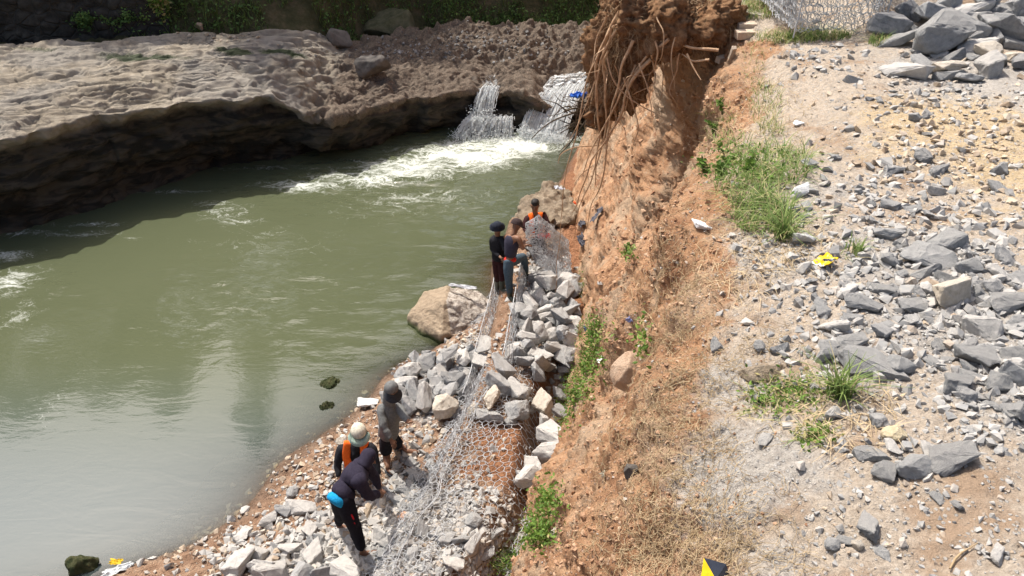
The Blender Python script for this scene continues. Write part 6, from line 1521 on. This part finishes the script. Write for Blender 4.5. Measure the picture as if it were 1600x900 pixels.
# 3. worker in a dark navy hooded jacket bending to the right, back to the river
J = pj(head=(577, 716, 6.72), neck=(570, 729, 6.62), chest=(556, 742, 6.52), pelvis=(532, 776, 6.30), shL=(566, 722, 6.78), elL=(585, 744, 6.90), haL=(594, 765, 6.86), shR=(562, 754, 6.32), elR=(577, 775, 6.36), haR=(592, 771, 6.56), hipL=(530, 783, 6.42), hipR=(541, 788, 6.22), knL=(532, 805, 6.58), knR=(554, 826, 6.24))
J['anL'], J['anR'] = ank(SHORE, 531, 826), ank(SHORE, 568, 869); J['toeL'] = J['anL'] + [.15, -.05, 0]; J['toeR'] = J['anR'] + [.2, .03, 0]
M['navy'] = cloth('navy_hoodie', (0.030, 0.026, 0.042), (0.022, 0.019, 0.032)); M['cyan'] = cloth('bright_blue_shirt', (0.015, 0.28, 0.55)); M['track'] = cloth('black_track_trousers', (0.012, 0.012, 0.018)); M['redp'] = cloth('red_print', (0.45, 0.02, 0.03)); M['greyc'] = cloth('grey_glove', (0.09, 0.09, 0.095))
def pts3(J, add, addmesh, D):
    tl = lerp(J['pelvis'], J['chest'], -.10)
    add('hoodie', [g_torso(J, 1.08, tl), g_sleeve(J, 'L', 1, 1.12), g_sleeve(J, 'R', 1, 1.15)], M['navy'], 2, .024, ); hood(D, J, add, M['navy'], 1.02)
    dn = (J['pelvis'] - J['chest']); dn /= np.linalg.norm(dn)
    add('shirt', [[(J['pelvis'] + dn * .12, .132), (J['pelvis'] + dn * .07, .150), (J['pelvis'] - dn * .02, .150)]], M['cyan'], 2, .006, 'bright blue shirt hem showing under the jacket')
    add('trousers', [g_leg(J, 'L', 1, 1.05), g_leg(J, 'R', 1, 1.1)], M['track'], 2, .02)
    hp, kn = J['hipR'], J['knR']; sd = np.array([.25, -.75, .5]); sd /= np.linalg.norm(sd)
    for t0, t1, w in ((.30, .55, .022), (.62, .80, .014)):
        c0, c1 = lerp(hp, kn, t0) + sd * .088 + [.02, 0, 0], lerp(hp, kn, t1) + sd * .078 + [.03, 0, 0]; add('red_print', [[(c0, (w, .012)), (lerp(c0, c1, .5), (w * 1.3, .014)), (c1, (w * .6, .01))]], M['redp'], 1, 0)
    sandals(J, addmesh, M['cap_dark'])
figure(J, 'person in a navy hooded jacket with bright blue shirt hem, bent over a stone pile', (.75, .25, -.6), pts3)

# 4. worker in black with a bucket hat, far group, nearest the river
zf = float(lower_z(-.15, 11.9)); 
J = pj(head=(777, 354, 11.75), neck=(777, 366, 11.8), chest=(777, 381, 11.8), pelvis=(780, 406, 11.85), shL=(768, 374, 11.85), elL=(770, 391, 11.8), haL=(782, 402, 11.6), shR=(786, 373, 11.75), elR=(788, 389, 11.6), haR=(797, 390, 11.45), hipL=(776, 409, 11.88), hipR=(784, 409, 11.82), knL=(777, 432, 11.85), knR=(784, 431, 11.8))
for s_, (px, py) in dict(L=(777, 457), R=(785, 456)).items(): J['an' + s_] = ank(SHORE, px, py); J['toe' + s_] = J['an' + s_] + [.15, -.1, 0]
M['bucket'] = cloth('dark_bucket_hat', (0.03, 0.035, 0.05)); M['boot'] = mat_simple('rubber_boot', (0.045, 0.055, 0.035), (0.03, 0.035, 0.025), 10, .45, .1, .5); M['maroon'] = cloth('maroon_trousers', (0.05, 0.02, 0.022))
def pts4(J, add, addmesh, D):
    add('shirt', [g_torso(J, .9), g_sleeve(J, 'L', 1, .9), g_sleeve(J, 'R', 1, .9)], M['black_shirt'], 2, .008); V, F = cap_mesh(D, .086, .036, .02, True, .9); addmesh('bucket_hat', V, F, M['bucket'])
    add('trousers', [g_leg(J, 'L', 1, .88), g_leg(J, 'R', 1, .88)], M['maroon'], 2, .006); boots(J, add, M['boot'])
figure(J, 'person in black with a dark bucket hat, standing nearest the river in the far group', (.9, .2, -.35), pts4)

# 5. worker in a dark vest top and jeans with one foot raised
J = pj(head=(807, 351, 11.62), neck=(803, 364, 11.55), chest=(799, 379, 11.48), pelvis=(797, 406, 11.42), shL=(790, 369, 11.70), elL=(806, 386, 11.95), haL=(820, 384, 11.98), shR=(810, 371, 11.32), elR=(817, 389, 11.28), haR=(819, 378, 11.62), hipL=(800, 409, 11.54), hipR=(794, 411, 11.34), knL=(818, 400, 11.78), knR=(795, 438, 11.34))
J['anR'] = ank(SHORE, 797, 468); J['anL'] = ank(SHORE, 822, 434); J['toeR'] = J['anR'] + [.1, -.15, 0]; J['toeL'] = J['anL'] + [.2, -.05, 0]
M['tank'] = cloth('dark_tank_top', (0.045, 0.042, 0.062), (0.035, 0.033, 0.05)); M['jeans'] = cloth('blue_jeans', (0.075, 0.105, 0.13), (0.05, 0.08, 0.11)); M['red'] = cloth('red_waistband', (0.6, 0.04, 0.03)); M['jeansblue'] = cloth('jeans_patch', (0.03, 0.12, 0.35)); M['cap_brown'] = cloth('brown_cap', (0.055, 0.04, 0.04))
def pts5(J, add, addmesh, D):
    add('tank_top', [[(lerp(J['pelvis'], J['chest'], .1), .128), (lerp(J['pelvis'], J['chest'], .5), .122), (J['chest'], .138), (lerp(J['chest'], J['neck'], .6), .09)], [(J['chest'], .138), (lerp(J['chest'], J['shL'], .66) + [0, 0, .03], .07)], [(J['chest'], .138), (lerp(J['chest'], J['shR'], .66) + [0, 0, .03], .07)]], M['tank'], 2, .006)
    add('waistband', [[(lerp(J['pelvis'], J['chest'], -.15), .132), (lerp(J['pelvis'], J['chest'], .18), .132)]], M['red'], 2, .003, 'red waistband')
    add('jeans', [g_leg(J, 'L', 1, .98), g_leg(J, 'R', 1, .98)], M['jeans'], 2, .008); boots(J, add, M['boot'], .42)
    V, F = cap_mesh(D, .098, .075, .02); addmesh('cap', V, F, M['cap_brown'])
figure(J, 'person in a dark sleeveless top, red waistband and jeans with one knee raised', (.85, .35, -.4), pts5)

# 6. bare-headed worker in an orange vest kneeling behind the mesh panel
J = pj(head=(836, 321, 12.95), neck=(836, 333, 13.0), chest=(838, 347, 13.05), pelvis=(839, 374, 13.15), shL=(823, 341, 13.0), elL=(820, 358, 12.85), haL=(828, 366, 12.6), shR=(851, 339, 13.0), elR=(857, 356, 12.85), haR=(850, 362, 12.62), hipL=(834, 378, 13.1), hipR=(845, 378, 13.1))
gz = float(lower_z(.5, 12.9)); 
J['knL'] = np.array([J['hipL'][0] - .05, 12.72, gz + .12]); J['knR'] = np.array([J['hipR'][0] + .05, 12.72, gz + .12]); J['anL'] = np.array([J['hipL'][0] - .02, 13.12, gz + .12]); J['anR'] = np.array([J['hipR'][0] + .04, 13.12, gz + .12]); J['toeL'] = J['anL'] + [0, -.1, 0]; J['toeR'] = J['anR'] + [0, -.1, 0]
M['maroon_shirt'] = cloth('dark_maroon_shirt', (0.05, 0.02, 0.02))
def pts6(J, add, addmesh, D):
    add('shirt', [g_torso(J, .95), g_sleeve(J, 'L'), g_sleeve(J, 'R')], M['maroon_shirt'], 2, .006)
    for sd, s_ in (('L', -1), ('R', 1)):
        sh = J['sh' + sd]; c = J['chest']; a = lerp(J['neck'], sh, .5) + [0, 0, .05]
        add('vest_panel', [[(lerp(J['pelvis'], c, .3) + [s_ * .08, -.13, 0], (.06, .025)), (lerp(c, sh, .5) + [0, -.13, -.03], (.055, .028)), (a, (.06, .03)), (lerp(c, sh, .5) + [0, .13, 0], (.07, .03)), (lerp(J['pelvis'], c, .3) + [s_ * .08, .13, 0], (.09, .03))]], M['orange'], 2, .003)
    H, up, f = D['H'], D['up'], D['f']; add('hair', [[(H - up * .02 - f * .035, (.082, .075)), (H + up * .045 - f * .022, (.086, .092)), (H + up * .095 - f * .005, (.07, .08)), (H + up * .125, .04)]], M['hair'], 2, .012)
    add('trousers', [g_leg(J, 'L'), g_leg(J, 'R')], M['black_shorts'], 2, .006)
figure(J, 'bare-headed person with black hair in an orange vest, kneeling behind the wire mesh panel', (-.1, -.8, -.55), pts6)
